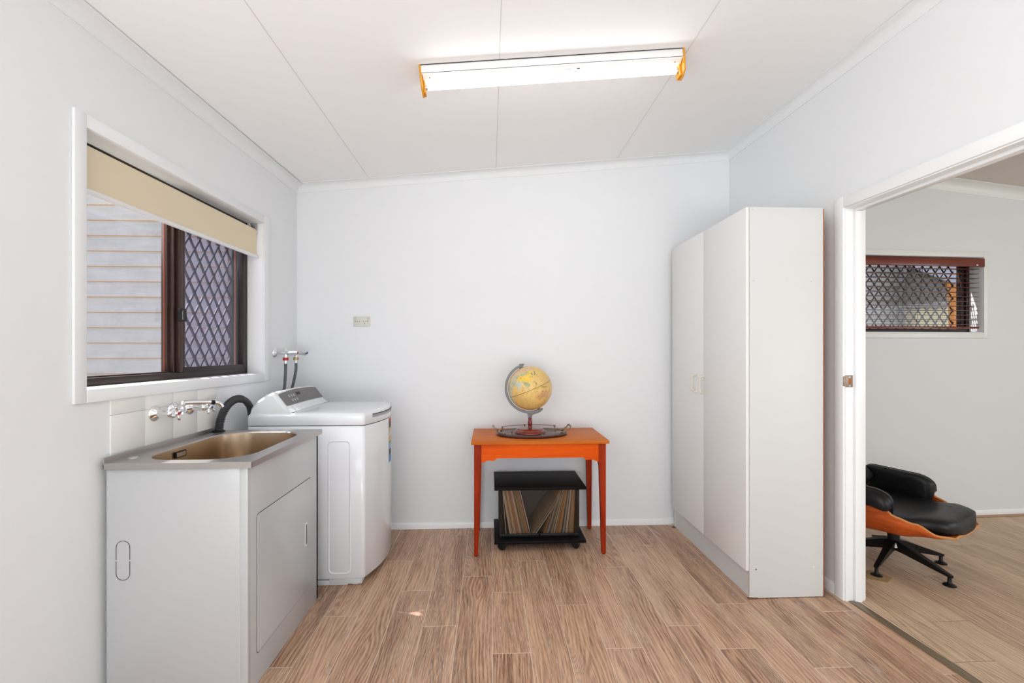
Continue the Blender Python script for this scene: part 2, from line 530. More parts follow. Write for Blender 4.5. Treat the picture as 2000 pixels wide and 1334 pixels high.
# ------------------------------------------------------------------ the setting
def plank_floor(name, x0, x1, y0, y1, width, xo, bases, period, z, mat, seedv):
    rnd = random.Random(seedv)
    me = bpy.data.meshes.new(name)
    V, F, UV, PID, END = [], [], [], [], []
    k0 = math.floor((x0 - xo) / width); k1 = math.ceil((x1 - xo) / width)
    for k in range(k0, k1):
        xa, xb = xo + k * width, xo + (k + 1) * width
        base = bases.get(k, rnd.uniform(0, period))
        js = []
        bl = base if isinstance(base, list) else [base]
        for b in bl:
            n = math.floor((y0 - b) / period)
            while b + n * period < y1 + period:
                js.append(b + n * period); n += 1
        js = sorted(js)
        for a, b in zip(js, js[1:]):
            if b <= y0 or a >= y1: continue
            pid = rnd.random(); ph = rnd.uniform(0, 9)
            ca, cb = max(a, y0), min(b, y1); cxa, cxb = max(xa, x0), min(xb, x1)
            if cxb <= cxa: continue
            # thin end rows so the seam attribute is exact near the joint
            ys = sorted({ca, cb, min(max(a + 0.004, ca), cb), min(max(b - 0.004, ca), cb)})
            for ya, yb in zip(ys, ys[1:]):
                i = len(V)
                V += [(cxa, ya, z), (cxb, ya, z), (cxb, yb, z), (cxa, yb, z)]
                F.append((i, i + 1, i + 2, i + 3))
                for (px, py) in ((cxa, ya), (cxb, ya), (cxb, yb), (cxa, yb)):
                    UV.append(((px - xa) / width, py + ph)); PID.append(pid); END.append(min(abs(py - a), abs(b - py)))
    me.from_pydata(V, [], F)
    uvl = me.uv_layers.new(name='UVMap')
    for i, uv in enumerate(UV): uvl.data[i].uv = uv
    a1 = me.attributes.new('pid', 'FLOAT', 'CORNER'); a1.data.foreach_set('value', PID)
    a2 = me.attributes.new('endd', 'FLOAT', 'CORNER'); a2.data.foreach_set('value', END)
    me.materials.append(M[mat])
    o = bpy.data.objects.new(name, me); C.objects.link(o)
    return o


bases = {-6: 1.916, -5: 2.273, -4: 2.856, -3: 2.497, -2: 2.17, -1: 2.642, 0: [1.96, 2.46], 1: 2.82, 2: 2.32, 3: 1.97,
         4: 2.716, 5: 2.119, 6: 1.944, 7: 2.293, 8: 1.809, 9: 2.60, 10: 2.20, 11: 1.75, -7: 2.62, -8: 2.1}
fl = plank_floor('floor', -1.62, 1.90, -2.62, YB + 0.03, 0.165, 0.0087, bases, 1.07, 0.0, 'floor', 3)
struct(fl, 'brown limed oak look vinyl planks of the laundry floor', 'floor')
fl2 = plank_floor('floor_side_room', 1.902, 6.1, -2.62, 3.75, 0.19, 1.93, {}, 1.25, 0.0, 'floor_side', 9)
struct(fl2, 'greyer oak laminate planks in the side room', 'floor')

b = MB().box(-1.75, 6.2, -2.75, 3.9, -0.2, -0.005)
struct(b.build('floor_slab', 'ground', flat=True), 'slab under both floors', 'floor')

# left wall with the window opening (local frame of the wall)
WY0, WY1, WZ0, WZ1 = 1.690, 2.900, 1.165, 2.098
zl = zc(-1.42) + 0.01
b = MB()
b.box(-0.12, 0, 0.25, WY0, 0, zl); b.box(-0.12, 0, WY1, 3.50, 0, zl)
b.box(-0.12, 0, -2.75, -2.15, 0, zl); b.box(-0.12, 0, -2.15, 0.25, 0, 0.65); b.box(-0.12, 0, -2.15, 0.25, 2.25, zl)   # second opening behind the viewer, invented to let fill light in
b.box(-0.12, 0, WY0, WY1, 0, WZ0); b.box(-0.12, 0, WY0, WY1, WZ1, zl)
struct(place(b.build('wall_left', 'wall', flat=True), (XL0, 0, 0), RL), 'white painted left wall around the brown window', 'wall')

# right wall with the door opening
DY0, DY1, DZ = 1.40, 2.285, 2.045
zr = zc(1.90) + 0.03
b = MB()
b.box(0, 0.10, DY1 + 0.012, 3.45, 0, zr); b.box(0, 0.10, -2.75, DY0 - 0.012, 0, zr)
b.box(0, 0.10, DY0 - 0.012, DY1 + 0.012, DZ + 0.012, zr)
struct(place(b.build('wall_right', 'wall', flat=True), (XR0, 0, 0), RR), 'white painted right wall around the open doorway', 'wall')

# back wall, trapezoid under the rake, with its sheet joint covers
b = MB()
b.prism([(-1.55, 0), (1.90, 0), (1.90, zc(1.90) + 0.01), (-1.55, zc(-1.55) + 0.01)], 1, YB, YB + 0.12)
for x in (-0.412, 0.49, 1.235):
    b.box(x - 0.004, x + 0.004, YB - 0.0006, YB + 0.01, 0.05, zc(x) - 0.06)
struct(b.build('wall_back', 'wall', flat=True), 'white sheeted back wall behind the table and washer', 'wall')

# rear wall behind the camera with an opening invented for fill light
b = MB()
b.box(-1.62, -1.35, -2.62, -2.5, 0, 2.85); b.box(1.85, 2.02, -2.62, -2.5, 0, 2.85)
b.box(-1.35, 1.85, -2.62, -2.5, 2.45, 2.85)
struct(b.build('wall_rear', 'wall', flat=True), 'wall behind the viewer with a wide opening added for light', 'wall')

# raked ceiling with joint strips
b = MB()
b.prism([(-1.60, zc(-1.60)), (1.95, zc(1.95)), (1.95, zc(1.95) + 0.08), (-1.60, zc(-1.60) + 0.08)], 1, -2.65, YB + 0.05)
struct(b.build('ceiling', 'ceil', flat=True), 'raked white ceiling sheets rising to the right', 'ceiling')
for i, x in enumerate((-0.878, 0.041, 0.931)):
    b = MB()
    b.prism([(x - 0.0016, zc(x) - 0.0006), (x + 0.0016, zc(x) - 0.0006), (x + 0.0016, zc(x) + 0.002), (x - 0.0016, zc(x) + 0.002)], 1, -2.6, YB)
    struct(b.build('trim_%d' % (i + 1), M.setdefault('seam', plain('seam_line', srgb(214, 213, 211), 0.8)), flat=True),
           ['ceiling sheet joint near the left window', 'ceiling sheet joint crossing above the light middle',
            'ceiling sheet joint at the right end of the light'][i], 'trim')


def cornice(name, p0, p1, out, zf, mat, r=0.055, label=''):
    """cove profile following the ceiling between two wall points"""
    p0, p1, out = Vector(p0), Vector(p1), Vector(out).normalized()
    prof = [(0.0, 0.0), (r, 0.0), (r, 0.004), (r - 0.005, 0.006)]
    for k in range(1, 8):
        a = k / 8 * pi / 2
        prof.append((0.008 + (r - 0.013) * (1 - sin(a)) , 0.006 + (r - 0.013) * (1 - cos(a))))
    prof += [(0.006, r - 0.005), (0.004, r), (0.0, r)]
    rr = []
    for p in (p0, p1):
        rr.append([(p.x + out.x * o_, p.y + out.y * o_, zf(p.x + out.x * o_) - d - 0.0005) for o_, d in prof])
    o = MB().rings(rr).build(name, mat, ang=50)
    return struct(o, label, 'cornice')


cornice('trim_4', FL(0, -2.5), FL(0, YB), (1, 0, 0), lambda x: zc(-1.42), 'wall', label='coved cornice along the top of the left wall')
cornice('trim_5', (-1.41, YB, 0), (1.82, YB, 0), (0, -1, 0), zc, 'wall', label='coved cornice along the sloping top of the back wall')
cornice('trim_6', FR(0, -2.5), FR(0, YB), (-1, 0, 0), lambda x: zc(1.80), 'wall', label='coved cornice along the top of the right wall')


def skirting(name, L, h, mat, label, loc, rotz, sgn):
    """runs along local y from 0 to L, thickness to sgn*x"""
    p = [(0, 0), (sgn * 0.012, 0), (sgn * 0.012, h - 0.012), (sgn * 0.009, h - 0.004), (sgn * 0.004, h), (0, h)]
    o = MB().prism(p, 1, L[0], L[1]).build(name, mat)
    return struct(place(o, loc, rotz), label, 'skirting')


skirting('baseboard_back', (-1.80, 1.40), 0.045, 'gloss_white', 'low white skirting along the back wall', (0, YB, 0), -pi / 2, 1)
skirting('baseboard_right', (2.345, YB), 0.06, 'gloss_white', 'low white skirting between wardrobe and doorway', (XR0, 0, 0), RR, -1)

# --- side room shell
SRA = atan(0.05)
SX0, SY0 = 1.90, 3.42 + 0.05 * (1.90 - 3.9)


def FS(x, y, z=0.0):     # side room back wall frame: x along the wall, y out behind it
    return Vector((SX0 + x * cos(SRA) - y * sin(SRA), SY0 + x * sin(SRA) + y * cos(SRA), z))


VX0, VX1, VZ0, VZ1 = 0.60, 1.985, 1.452, 2.045    # window 2 opening along the wall
b = MB()
b.box(0, VX0, 0, 0.12, 0, 3.0); b.box(VX1, 4.3, 0, 0.12, 0, 3.0)
b.box(VX0, VX1, 0, 0.12, 0, VZ0); b.box(VX0, VX1, 0, 0.12, VZ1, 3.0)
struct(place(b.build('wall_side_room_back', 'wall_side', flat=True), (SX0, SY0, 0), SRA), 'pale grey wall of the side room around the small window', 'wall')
b = MB().box(6.0, 6.1, -2.65, 0.25, 0, 3.0).box(6.0, 6.1, 1.95, 3.7, 0, 3.0).box(6.0, 6.1, 0.25, 1.95, 0, 0.7).box(6.0, 6.1, 0.25, 1.95, 2.0, 3.0)  # gap left in this unseen wall for the right fill lamp
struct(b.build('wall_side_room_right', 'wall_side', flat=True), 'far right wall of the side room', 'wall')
b = MB().box(2.04, 3.2, -2.65, -2.55, 0, 3.0).box(5.6, 6.1, -2.65, -2.55, 0, 3.0).box(3.2, 5.6, -2.65, -2.55, 0, 0.45).box(3.2, 5.6, -2.65, -2.55, 2.35, 3.0)  # opening put in to admit the side room fill lamp
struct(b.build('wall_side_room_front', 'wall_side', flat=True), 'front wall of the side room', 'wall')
b = MB()
b.prism([(1.93, zc2(1.93)), (6.2, zc2(6.2)), (6.2, zc2(6.2) + 0.08), (1.93, zc2(1.93) + 0.08)], 1, -2.65, 3.60)
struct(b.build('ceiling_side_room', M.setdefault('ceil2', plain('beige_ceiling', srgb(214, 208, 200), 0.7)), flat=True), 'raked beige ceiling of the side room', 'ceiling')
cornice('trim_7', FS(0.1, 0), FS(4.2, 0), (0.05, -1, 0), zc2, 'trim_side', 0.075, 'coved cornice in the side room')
p = MB().box(0.1, 4.1, -0.013, 0, 0.012, 0.055, 0.003).build('baseboard_side_room', 'gloss_white')
struct(place(p, (SX0, SY0, 0), SRA), 'white skirting in the side room', 'skirting')
p = MB().box(0.1, 4.1, -0.028, 0, 0, 0.013, 0.004).build('trim_8', 'quad')
struct(place(p, (SX0, SY0, 0), SRA), 'timber quad strip under the side room skirting', 'trim')

# --- door opening: lining, stop, architrave, striker
d1 = thing('door_1', 'white framed open doorway to the side room', 'doorway', (XR0, 0, 0), RR)
d1['kind'] = 'structure'
b = MB()
b.box(-0.004, 0.104, DY1, DY1 + 0.018, 0, DZ + 0.018, 0.001)
b.box(-0.004, 0.104, DY0 - 0.018, DY0, 0, DZ + 0.018, 0.001)
b.box(-0.004, 0.104, DY0, DY1, DZ, DZ + 0.018, 0.001)
b.build('jamb', 'gloss_white', d1)
b = MB()
b.box(0.040, 0.078, DY1 - 0.014, DY1, 0, DZ - 0.014, 0.0015)
b.box(0.040, 0.078, DY0, DY0 + 0.014, 0, DZ - 0.014, 0.0015)
b.box(0.040, 0.078, DY0, DY1, DZ - 0.014, DZ, 0.0015)
b.build('door_stop', 'gloss_white', d1)
for xs in (-1, 1):
    b = MB()
    xa, xb = (-0.014, 0.0) if xs < 0 else (0.10, 0.114)
    w_ = 0.058
    for (ya, yb, za, zb) in ((DY1 + 0.006, DY1 + 0.006 + w_, 0, DZ + 0.006 + w_), (DY0 - 0.006 - w_, DY0 - 0.006, 0, DZ + 0.006 + w_),
                             (DY0 - 0.006, DY1 + 0.006, DZ + 0.006, DZ + 0.006 + w_)):
        b.box(xa, xb, ya, yb, za, zb, 0.003)
    b.build('architrave', 'gloss_white', d1)
b = MB().box(-0.006, 0.034, DY1 - 0.002, DY1 + 0.0005, 1.115, 1.178, 0.0008)
b.box(-0.018, -0.004, DY1 - 0.002, DY1 + 0.002, 1.122, 1.171, 0.001)
st = b.build('strike_plate', M.setdefault('bronze_plate', plain('worn_brass_plate', srgb(150, 132, 116), 0.45, 0.6)), d1)
b = MB().box(0.010, 0.024, DY1 - 0.0026, DY1 - 0.0015, 1.132, 1.160)
b.build('latch_hole', 'mdf', st)
for zz in (1.123, 1.168): MB().lathe([(0.0035, 0), (0.0035, 0.001)], seg=14, mat=Matrix.Translation((0.016, DY1 - 0.0018, zz)) @ Matrix.Rotation(pi / 2, 4, 'X')).build('screw', 'chrome', st)
b = MB().box(0.012, 0.050, DY0 + 0.001, DY1 - 0.001, 0.0, 0.005, 0.0015)
b.box(0.050, 0.056, DY0 + 0.001, DY1 - 0.001, 0.0, 0.0025, mi=1)
struct(place(b.build('trim_9', ['strip', 'dark_gap']), (XR0, 0, 0), RR), 'brown metal threshold strip between the two floors', 'threshold')


# ------------------------------------------------------------------ windows
def diamonds(b, y0, y1, z0, z1, w, h, x, wd, dp, flip=False, phase=(0, 0)):
    """expanded metal grille in the plane x=const (or y=const when flip) clipped to a rectangle"""
    def seg(pa, pb):
        (ya, za), (yb, zb) = pa, pb
        L = sqrt((yb - ya) ** 2 + (zb - za) ** 2); nx, nz = -(zb - za) / L * wd / 2, (yb - ya) / L * wd / 2
        poly = [(ya + nx, za + nz), (yb + nx, zb + nz), (yb - nx, zb - nz), (ya - nx, za - nz)]
        b.prism(poly, 1 if flip else 0, x - dp / 2, x + dp / 2)
    ny = int((y1 - y0) / w) + 2; nz = int((z1 - z0) / h) + 2
    for i in range(-1, ny * 2 + 1):
        for j in range(-1, nz * 2 + 1):
            if (i + j) % 2: continue
            cy = y0 + phase[0] + i * w / 2; cz = z0 + phase[1] + j * h / 2
            for sy, sz in ((1, 1), (1, -1)):
                # bar from node (cy,cz) to the neighbouring node half a pitch away, with a short land at nodes
                a = (cy, cz); c_ = (cy + sy * w / 2, cz + sz * h / 2)
                if min(a[0], c_[0]) < y0 - 1e-4 or max(a[0], c_[0]) > y1 + 1e-4 or min(a[1], c_[1]) < z0 - 1e-4 or max(a[1], c_[1]) > z1 + 1e-4:
                    # clip
                    t0, t1 = 0.0, 1.0
                    for q, d, lo, hi in ((a[0], c_[0] - a[0], y0, y1), (a[1], c_[1] - a[1], z0, z1)):
                        if abs(d) < 1e-9: continue
                        u0, u1 = sorted(((lo - q) / d, (hi - q) / d)); t0 = max(t0, u0); t1 = min(t1, u1)
                    if t1 - t0 < 0.02: continue
                    a, c_ = (a[0] + (c_[0] - a[0]) * t0, a[1] + (c_[1] - a[1]) * t0), (a[0] + (c_[0] - a[0]) * t1, a[1] + (c_[1] - a[1]) * t1)
                seg(a, c_)
            if y0 < cy < y1 and z0 + 0.01 < cz < z1 - 0.01:
                hw, hh = wd * 0.85, h * 0.11
                poly = [(cy - hw, cz - hh), (cy + hw, cz - hh), (cy + hw, cz + hh), (cy - hw, cz + hh)]
                b.prism(poly, 1 if flip else 0, x - dp * 0.6, x + dp * 0.6)


w1 = thing('window_1', 'brown framed sliding window above the laundry tub', 'window', (XL0, 0, 0), RL)
w1['kind'] = 'structure'
# reveal lining
b = MB()
b.box(-0.115, 0.002, WY0 - 0.006, WY0 + 0.0015, WZ0, WZ1); b.box(-0.115, 0.002, WY1 - 0.0015, WY1 + 0.006, WZ0, WZ1)
b.box(-0.115, 0.002, WY0, WY1, WZ1 - 0.0015, WZ1 + 0.006)
b.build('reveal', 'gloss_white', w1)
b = MB().box(-0.115, 0.004, WY0, WY1, WZ0 - 0.012, WZ0 + 0.002, 0.001)
b.build('window_sill', 'gloss_white', w1)
b = MB()
tw = 0.048
b.box(0, 0.012, WY0 - tw, WY0, WZ0 - tw, WZ1 + tw, 0.003); b.box(0, 0.012, WY1, WY1 + tw + 0.03, WZ0 - tw, WZ1 + tw, 0.003)
b.box(0, 0.012, WY0 - 0.001, WY1 + 0.001, WZ1, WZ1 + tw, 0.003); b.box(0, 0.014, WY0 - 0.001, WY1 + 0.001, WZ0 - tw, WZ0 + 0.001, 0.003)
b.build('window_trim', 'wall', w1)
# aluminium outer frame
xo, xi = -0.150, -0.092
b = MB()
b.box(xo, xi, WY0, WY1, WZ0, WZ0 + 0.034, 0.002); b.box(xo, xi, WY0, WY1, WZ1 - 0.03, WZ1, 0.002)
b.box(xo, xi, WY0, WY0 + 0.024, WZ0, WZ1, 0.002); b.box(xo, xi, WY1 - 0.030, WY1, WZ0, WZ1, 0.002)
b.box(xo, xi - 0.02, WY0, WY1, WZ0 + 0.03, WZ0 + 0.040, 0.001)
b.build('window_frame', 'bronze_dark', w1)
# near fixed light: glass with slim bead and ribbed mullion
MY = 2.262
b = MB()
for i, (ya, yb, xf) in enumerate(((MY - 0.008, MY + 0.012, -0.118), (MY + 0.010, MY + 0.020, -0.100), (MY + 0.018, MY + 0.034, -0.112),
                                  (MY + 0.034, MY + 0.056, -0.086), (MY + 0.055, MY + 0.062, -0.104), (MY + 0.062, MY + 0.084, -0.094))):
    b.box(-0.145, xf, ya, yb, WZ0 + 0.034, WZ1 - 0.03, 0.002)
b.build('mullion', 'bronze', w1)
b = MB().box(-0.131, -0.128, MY - 0.011, MY - 0.008, WZ0 + 0.036, WZ1 - 0.03)
b.build('glazing_bead', 'red_post', w1)
# far sliding sash
b = MB()
b.box(-0.118, -0.088, MY + 0.060, WY1 - 0.028, WZ0 + 0.032, WZ0 + 0.058, 0.002)
b.box(-0.118, -0.088, WY1 - 0.058, WY1 - 0.030, WZ0 + 0.034, WZ1 - 0.03, 0.002)
b.box(-0.118, -0.088, MY + 0.060, WY1 - 0.028, WZ1 - 0.055, WZ1 - 0.03, 0.002)
b.build('sliding_sash', 'bronze_dark', w1)
b = MB().box(-0.134, -0.131, WY0 + 0.02, MY + 0.01, WZ0 + 0.034, WZ1 - 0.03)
b.build('glass_pane', 'glass', w1)
b = MB().box(-0.106, -0.103, MY + 0.07, WY1 - 0.05, WZ0 + 0.05, WZ1 - 0.05)
b.build('glass_pane', 'glass', w1)
b = MB()
b.box(-0.180, -0.160, MY + 0.050, MY + 0.074, WZ0 + 0.03, WZ1 - 0.02); b.box(-0.180, -0.160, WY1 - 0.045, WY1 - 0.02, WZ0 + 0.03, WZ1 - 0.02)
b.box(-0.180, -0.160, MY + 0.05, WY1 - 0.02, WZ0 + 0.02, WZ0 + 0.045)
diamonds(b, MY + 0.06, WY1 - 0.03, WZ0 + 0.045, WZ1 - 0.02, 0.082, 0.117, -0.170, 0.0105, 0.008)
b.build('security_screen', 'screen_black', w1, flat=True)
MB().quad([(-0.158, MY + 0.06, WZ0 + 0.03), (-0.158, WY1 - 0.03, WZ0 + 0.03), (-0.158, WY1 - 0.03, WZ1 - 0.03), (-0.158, MY + 0.06, WZ1 - 0.03)]).build('insect_mesh', 'flymesh', w1)
b = MB().box(-0.090, -0.070, MY + 0.020, MY + 0.056, 1.448, 1.512, 0.003).box(-0.094, -0.083, MY + 0.054, MY + 0.080, 1.450, 1.508, 0.002)
b.box(-0.084, -0.076, MY + 0.064, MY + 0.068, 1.450, 1.508, 0.001)
la = b.build('window_latch', 'black', w1)
mt = Matrix.Translation((-0.0695, MY + 0.033, 1.480)) @ Matrix(((0, 0, 1, 0), (0, -1, 0, 0), (1, 0, 0, 0), (0, 0, 0, 1)))
mt = Matrix.Translation((-0.0695, MY + 0.031, 1.480)) @ Matrix.Rotation(radians(90), 4, 'X') @ Matrix.Rotation(radians(90), 4, 'Y') @ Matrix.Identity(4)
# lettering runs up the latch, read from the room: x -> up, y -> towards the near side
R3 = Matrix(((0, 0, 1, 0), (0, -1, 0, 0), (1, 0, 0, 0), (0, 0, 0, 1)))
text_mesh('lettering', 'DOWELL', 0.0115, 'print_white', la, Matrix.Translation((-0.0697, MY + 0.031, 1.480)) @ R3)

# roller blind
bl = thing('roller_blind', 'cream roller blind rolled partly down over the tub window', 'blind', (XL0, 0, 0), RL)
b = MB().box(-0.0315, -0.0300, WY0 + 0.008, WY1 - 0.012, 1.893, 2.050)
b.build('blind_fabric', 'blind', bl, flat=True)
b = MB().cyl((-0.046, WY0 + 0.010, 2.046), (-0.046, WY1 - 0.014, 2.046), 0.0155, seg=24)
b.build('roller_tube', 'blind', bl)
b = MB()
b.rings([[(-0.031 + 0.009 * cos(a), y, 1.888 + 0.011 * sin(a)) for a in [2 * pi * k / 16 for k in range(16)]] for y in (WY0 + 0.004, WY1 - 0.008)])
b.build('bottom_rail', M.setdefault('rail', plain('white_rail', srgb(232, 232, 232), 0.3)), bl)
for y in (WY0 + 0.003, WY1 - 0.010): MB().box(-0.066, -0.026, y, y + 0.004, 2.026, 2.096, 0.001).build('bracket', 'alum', bl)
for y in (WY0 + 0.002, WY1 - 0.010): MB().sphere((-0.031, y + 0.003, 1.888), 0.010, 12, 8, sc=(0.9, 0.4, 1.1)).build('rail_cap', 'alum', bl)

# window 2 in the side room
w2 = thing('window_2', 'small brown framed window with diamond grille in the side room', 'window', (SX0, SY0, 0), SRA)
w2['kind'] = 'structure'
b = MB()
b.box(VX0 - 0.045, VX0, -0.014, 0, VZ0 - 0.045, VZ1 + 0.045, 0.003); b.box(VX1, VX1 + 0.045, -0.014, 0, VZ0 - 0.045, VZ1 + 0.045, 0.003)
b.box(VX0 - 0.001, VX1 + 0.001, -0.014, 0, VZ1, VZ1 + 0.045, 0.003); b.box(VX0 - 0.001, VX1 + 0.001, -0.014, 0, VZ0 - 0.045, VZ0, 0.003)
b.build('window_trim', 'trim_side', w2)
b = MB()
b.box(VX0, VX1, -0.002, 0.118, VZ0 - 0.004, VZ0 + 0.002); b.box(VX1 - 0.002, VX1 + 0.004, -0.002, 0.118, VZ0, VZ1)
b.box(VX0, VX1, -0.002, 0.118, VZ1 - 0.002, VZ1 + 0.004); b.box(VX0 - 0.004, VX0 + 0.002, -0.002, 0.118, VZ0, VZ1)
b.build('reveal', 'gloss_white', w2)
b = MB()
b.box(VX0, VX1, 0.090, 0.150, VZ0, VZ0 + 0.030, 0.002); b.box(VX0, VX1, 0.090, 0.150, VZ1 - 0.03, VZ1, 0.002)
b.box(VX1 - 0.030, VX1, 0.090, 0.150, VZ0, VZ1, 0.002); b.box(VX0, VX0 + 0.03, 0.090, 0.150, VZ0, VZ1, 0.002)
b.box(VX1 - 0.062, VX1 - 0.036, 0.100, 0.140, VZ0 + 0.03, VZ1 - 0.03, 0.002)
b.build('window_frame', 'bronze_dark', w2)
b = MB().box(VX0 + 0.02, VX1 - 0.05, 0.118, 0.121, VZ0 + 0.02, VZ1 - 0.02)
b.build('glass_pane', 'glass', w2)
b = MB()
diamonds(b, VX0 + 0.03, VX1 - 0.06, VZ0 + 0.03, VZ1 - 0.03, 0.078, 0.104, 0.165, 0.008, 0.006, True)
b.build('security_screen', 'black', w2, flat=True)

vb = thing('venetian_blind', 'cherry timber venetian blind open across the small side room window', 'blind', (SX0, SY0, 0), SRA)
b = MB().box(VX0 + 0.004, VX1 + 0.002, -0.020, -0.004, VZ1 - 0.078, VZ1 - 0.012, 0.004).box(VX0 + 0.01, VX1 - 0.01, -0.004, 0.045, VZ1 - 0.060, VZ1 - 0.012, 0.001)
hr = b.build('head_rail', 'red_blind', vb)
MB().box(VX1 - 0.075, VX1 - 0.058, -0.0215, -0.019, VZ1 - 0.069, VZ1 - 0.060, 0.001).build('valance_clip', 'print_white', hr)
b = MB()
for k in range(13):
    z = VZ0 + 0.062 + k * 0.0365
    b.box(VX0 + 0.008, VX1 - 0.022, 0.002, 0.048, z, z + 0.0024)
b.build('slats', 'red_blind', vb, flat=True)
MB().box(VX0 + 0.008, VX1 - 0.022, 0.002, 0.048, VZ0 + 0.030, VZ0 + 0.046, 0.003).build('bottom_rail', 'red_blind', vb)
for x in (VX0 + 0.12, VX0 + 0.665, VX0 + 0.70, VX0 + 1.22):
    for y in (0.001, 0.049): MB().tube([(x, y, VZ1 - 0.05), (x, y, VZ0 + 0.034)], 0.0008, 5).build('ladder_cord', 'black', vb)
b = MB()
b.tube([(VX0 + 0.86, -0.006, VZ1 - 0.07), (VX0 + 0.845, -0.008, VZ1 - 0.25), (VX0 + 0.80, -0.010, VZ0 + 0.045)], 0.0012, 6)
b.build('cord', 'black', vb)

# ------------------------------------------------------------------ outside
NH = thing('neighbour_house', 'pale lilac weatherboard house wall seen through both windows', 'house', (0, 5.27, 0))
b = MB()
pitch = 0.170
k = 0; z = 0.38
while z < 3.75:
    b.prism([(0.0, z + 0.002), (-0.022, z + 0.002), (-0.006, z + pitch + 0.006), (0.0, z + pitch + 0.006)], 0, -9.0, -2.94)
    b.prism([(0.0, z + 0.002), (-0.022, z + 0.002), (-0.006, z + pitch + 0.006), (0.0, z + pitch + 0.006)], 0, -2.2, 5.02)
    b.box(-9.0, -2.94, -0.0225, 0, z - 0.004, z + 0.0025, mi=1); b.box(-2.2, 5.02, -0.0225, 0, z - 0.004, z + 0.0025, mi=1)
    z += pitch
b.box(-9.0, 9.0, 0.0, 0.1, -0.2, 3.85)
b.build('weatherboards', ['board', 'board_edge'], NH, flat=True)
MB().box(-9.2, 9.2, -0.45, 0.4, 3.85, 4.0).build('eave', 'eave', NH)
MB().box(-9.0, 9.0, -0.02, 0.12, -0.2, 0.38).build('stump_skirt', 'cover', NH)
b = MB().box(-2.94, -2.82, -0.03, 0.0, 2.10, 3.6, 0.003).box(-2.80, -2.70, -0.05, 0.0, 1.9, 3.6, 0.003).box(-2.94, -2.2, -0.01, 0.0, 0.3, 2.30)
b.build('corner_board', ['red_post'], NH)
b = MB().box(5.40, 5.53, -0.06, 0.0, 0.0, 3.8, 0.004)
tag(place(b.build('timber_post', 'timber_post'), (0, 5.20, 0), 0), 'orange stained timber post outside the small side room window', 'post')
bt = thing('covered_stand', 'dark grey fabric cover draped on a stand outside the small window', 'outdoor cover', (4.98, 5.0, 0))
rr = []
for z, sx, sy in ((1.80, 0.245, 0.10), (1.86, 0.25, 0.11), (1.98, 0.235, 0.105), (2.10, 0.205, 0.095), (2.22, 0.19, 0.085), (2.36, 0.17, 0.08), (2.42, 0.10, 0.05)):
    rr.append([(sx * cos(a) * (1 + 0.05 * sin(5 * a + z * 9)), sy * sin(a), z + 0.012 * sin(6 * a)) for a in [2 * pi * k / 36 for k in range(36)]])
MB().rings(rr).build('cover', 'cover', bt)
b = MB().box(-0.17, 0.22, -0.07, 0.07, 0.55, 1.80, 0.01)
b.build('cloth_skirt', 'khaki', bt)
b = MB().tube([(-0.14, 0, 0.0), (-0.14, 0, 1.9)], 0.02, 8).tube([(0.14, 0, 0.0), (0.14, 0, 1.9)], 0.02, 8)
b.build('stand_legs', 'khaki', bt)
rr = []
for k in range(9):
    x = -0.30 + k * 0.08
    rr.append([(x, -0.14 + 0.03 * sin(k * 1.7) , 2.50 - 0.03 * k), (x + 0.01, -0.17 + 0.02 * cos(k * 2.1), 2.36 - 0.035 * k), (x + 0.02, -0.15, 2.24 - 0.03 * k), (x + 0.02, -0.13, 2.24 - 0.03 * k), (x, -0.12, 2.50 - 0.03 * k)])
MB().rings(rr).build('tarp', 'blue_tarp', bt)
gr = MB().box(-14, 14, -10, 14, -0.45, -0.25).build('ground', 'ground', flat=True)
struct(gr, 'pale concrete ground outside the house', 'ground')
# unseen eave added over the left window to cut off high sun
b = MB().box(-0.60, -0.12, -2.9, 5.0, 2.42, 2.55).box(-0.63, -0.60, -2.9, 5.0, 2.185, 2.57)
struct(place(b.build('trim_10', 'eave', flat=True), (XL0, 0, 0), RL), 'unseen eave added above the left window to block high sun', 'eave')
b = MB().prism([(-2.12, zc(-2.12) + 0.14), (2.1, zc(2.1) + 0.14), (6.6, zc(2.1) - 0.2), (6.6, zc(2.1) - 0.1), (2.1, zc(2.1) + 0.24), (-2.12, zc(-2.12) + 0.24)], 1, -3.1, 3.60)
struct(b.build('roof', 'ground', flat=True), 'roof over both rooms', 'roof')

# ------------------------------------------------------------------ ceiling light
LT = thing('fluorescent_batten', 'single tube fluorescent batten with yellowed end caps on the ceiling', 'ceiling light', (0.290, 2.14, zc(0.290)), 0)
SL = atan(0.09417)
LT.rotation_euler = (0, -SL, 0)
hl = 0.612
b = MB().box(-hl, hl, -0.050, 0.050, -0.002, 0.0).box(-hl, hl, -0.048, 0.048, -0.038, -0.003, 0.002)
b.box(-hl, hl, -0.0485, 0.0485, -0.0415, -0.0395, 0.0)
b.build('housing', ['batten'], LT)
MB().box(-hl, hl, -0.0485, -0.0475, -0.0400, -0.0375).box(-hl, hl, -0.051, -0.0485, -0.0025, -0.0003).build('dark_edge_line', 'dark_gap', LT)  # dark strips along the housing edges
b = MB().prism([(-0.046, -0.040), (0.046, -0.040), (0.026, -0.056), (-0.026, -0.056)], 0, -hl + 0.004, hl - 0.004, 0.001)
b.build('reflector', 'batten', LT)
for x in (-hl + 0.035, hl - 0.035): MB().lathe([(0.003, 0), (0.003, 0.002)], seg=10, mat=Matrix.Translation((x, -0.030, -0.0535))).build('screw', 'dark_gap', LT)
b = MB()
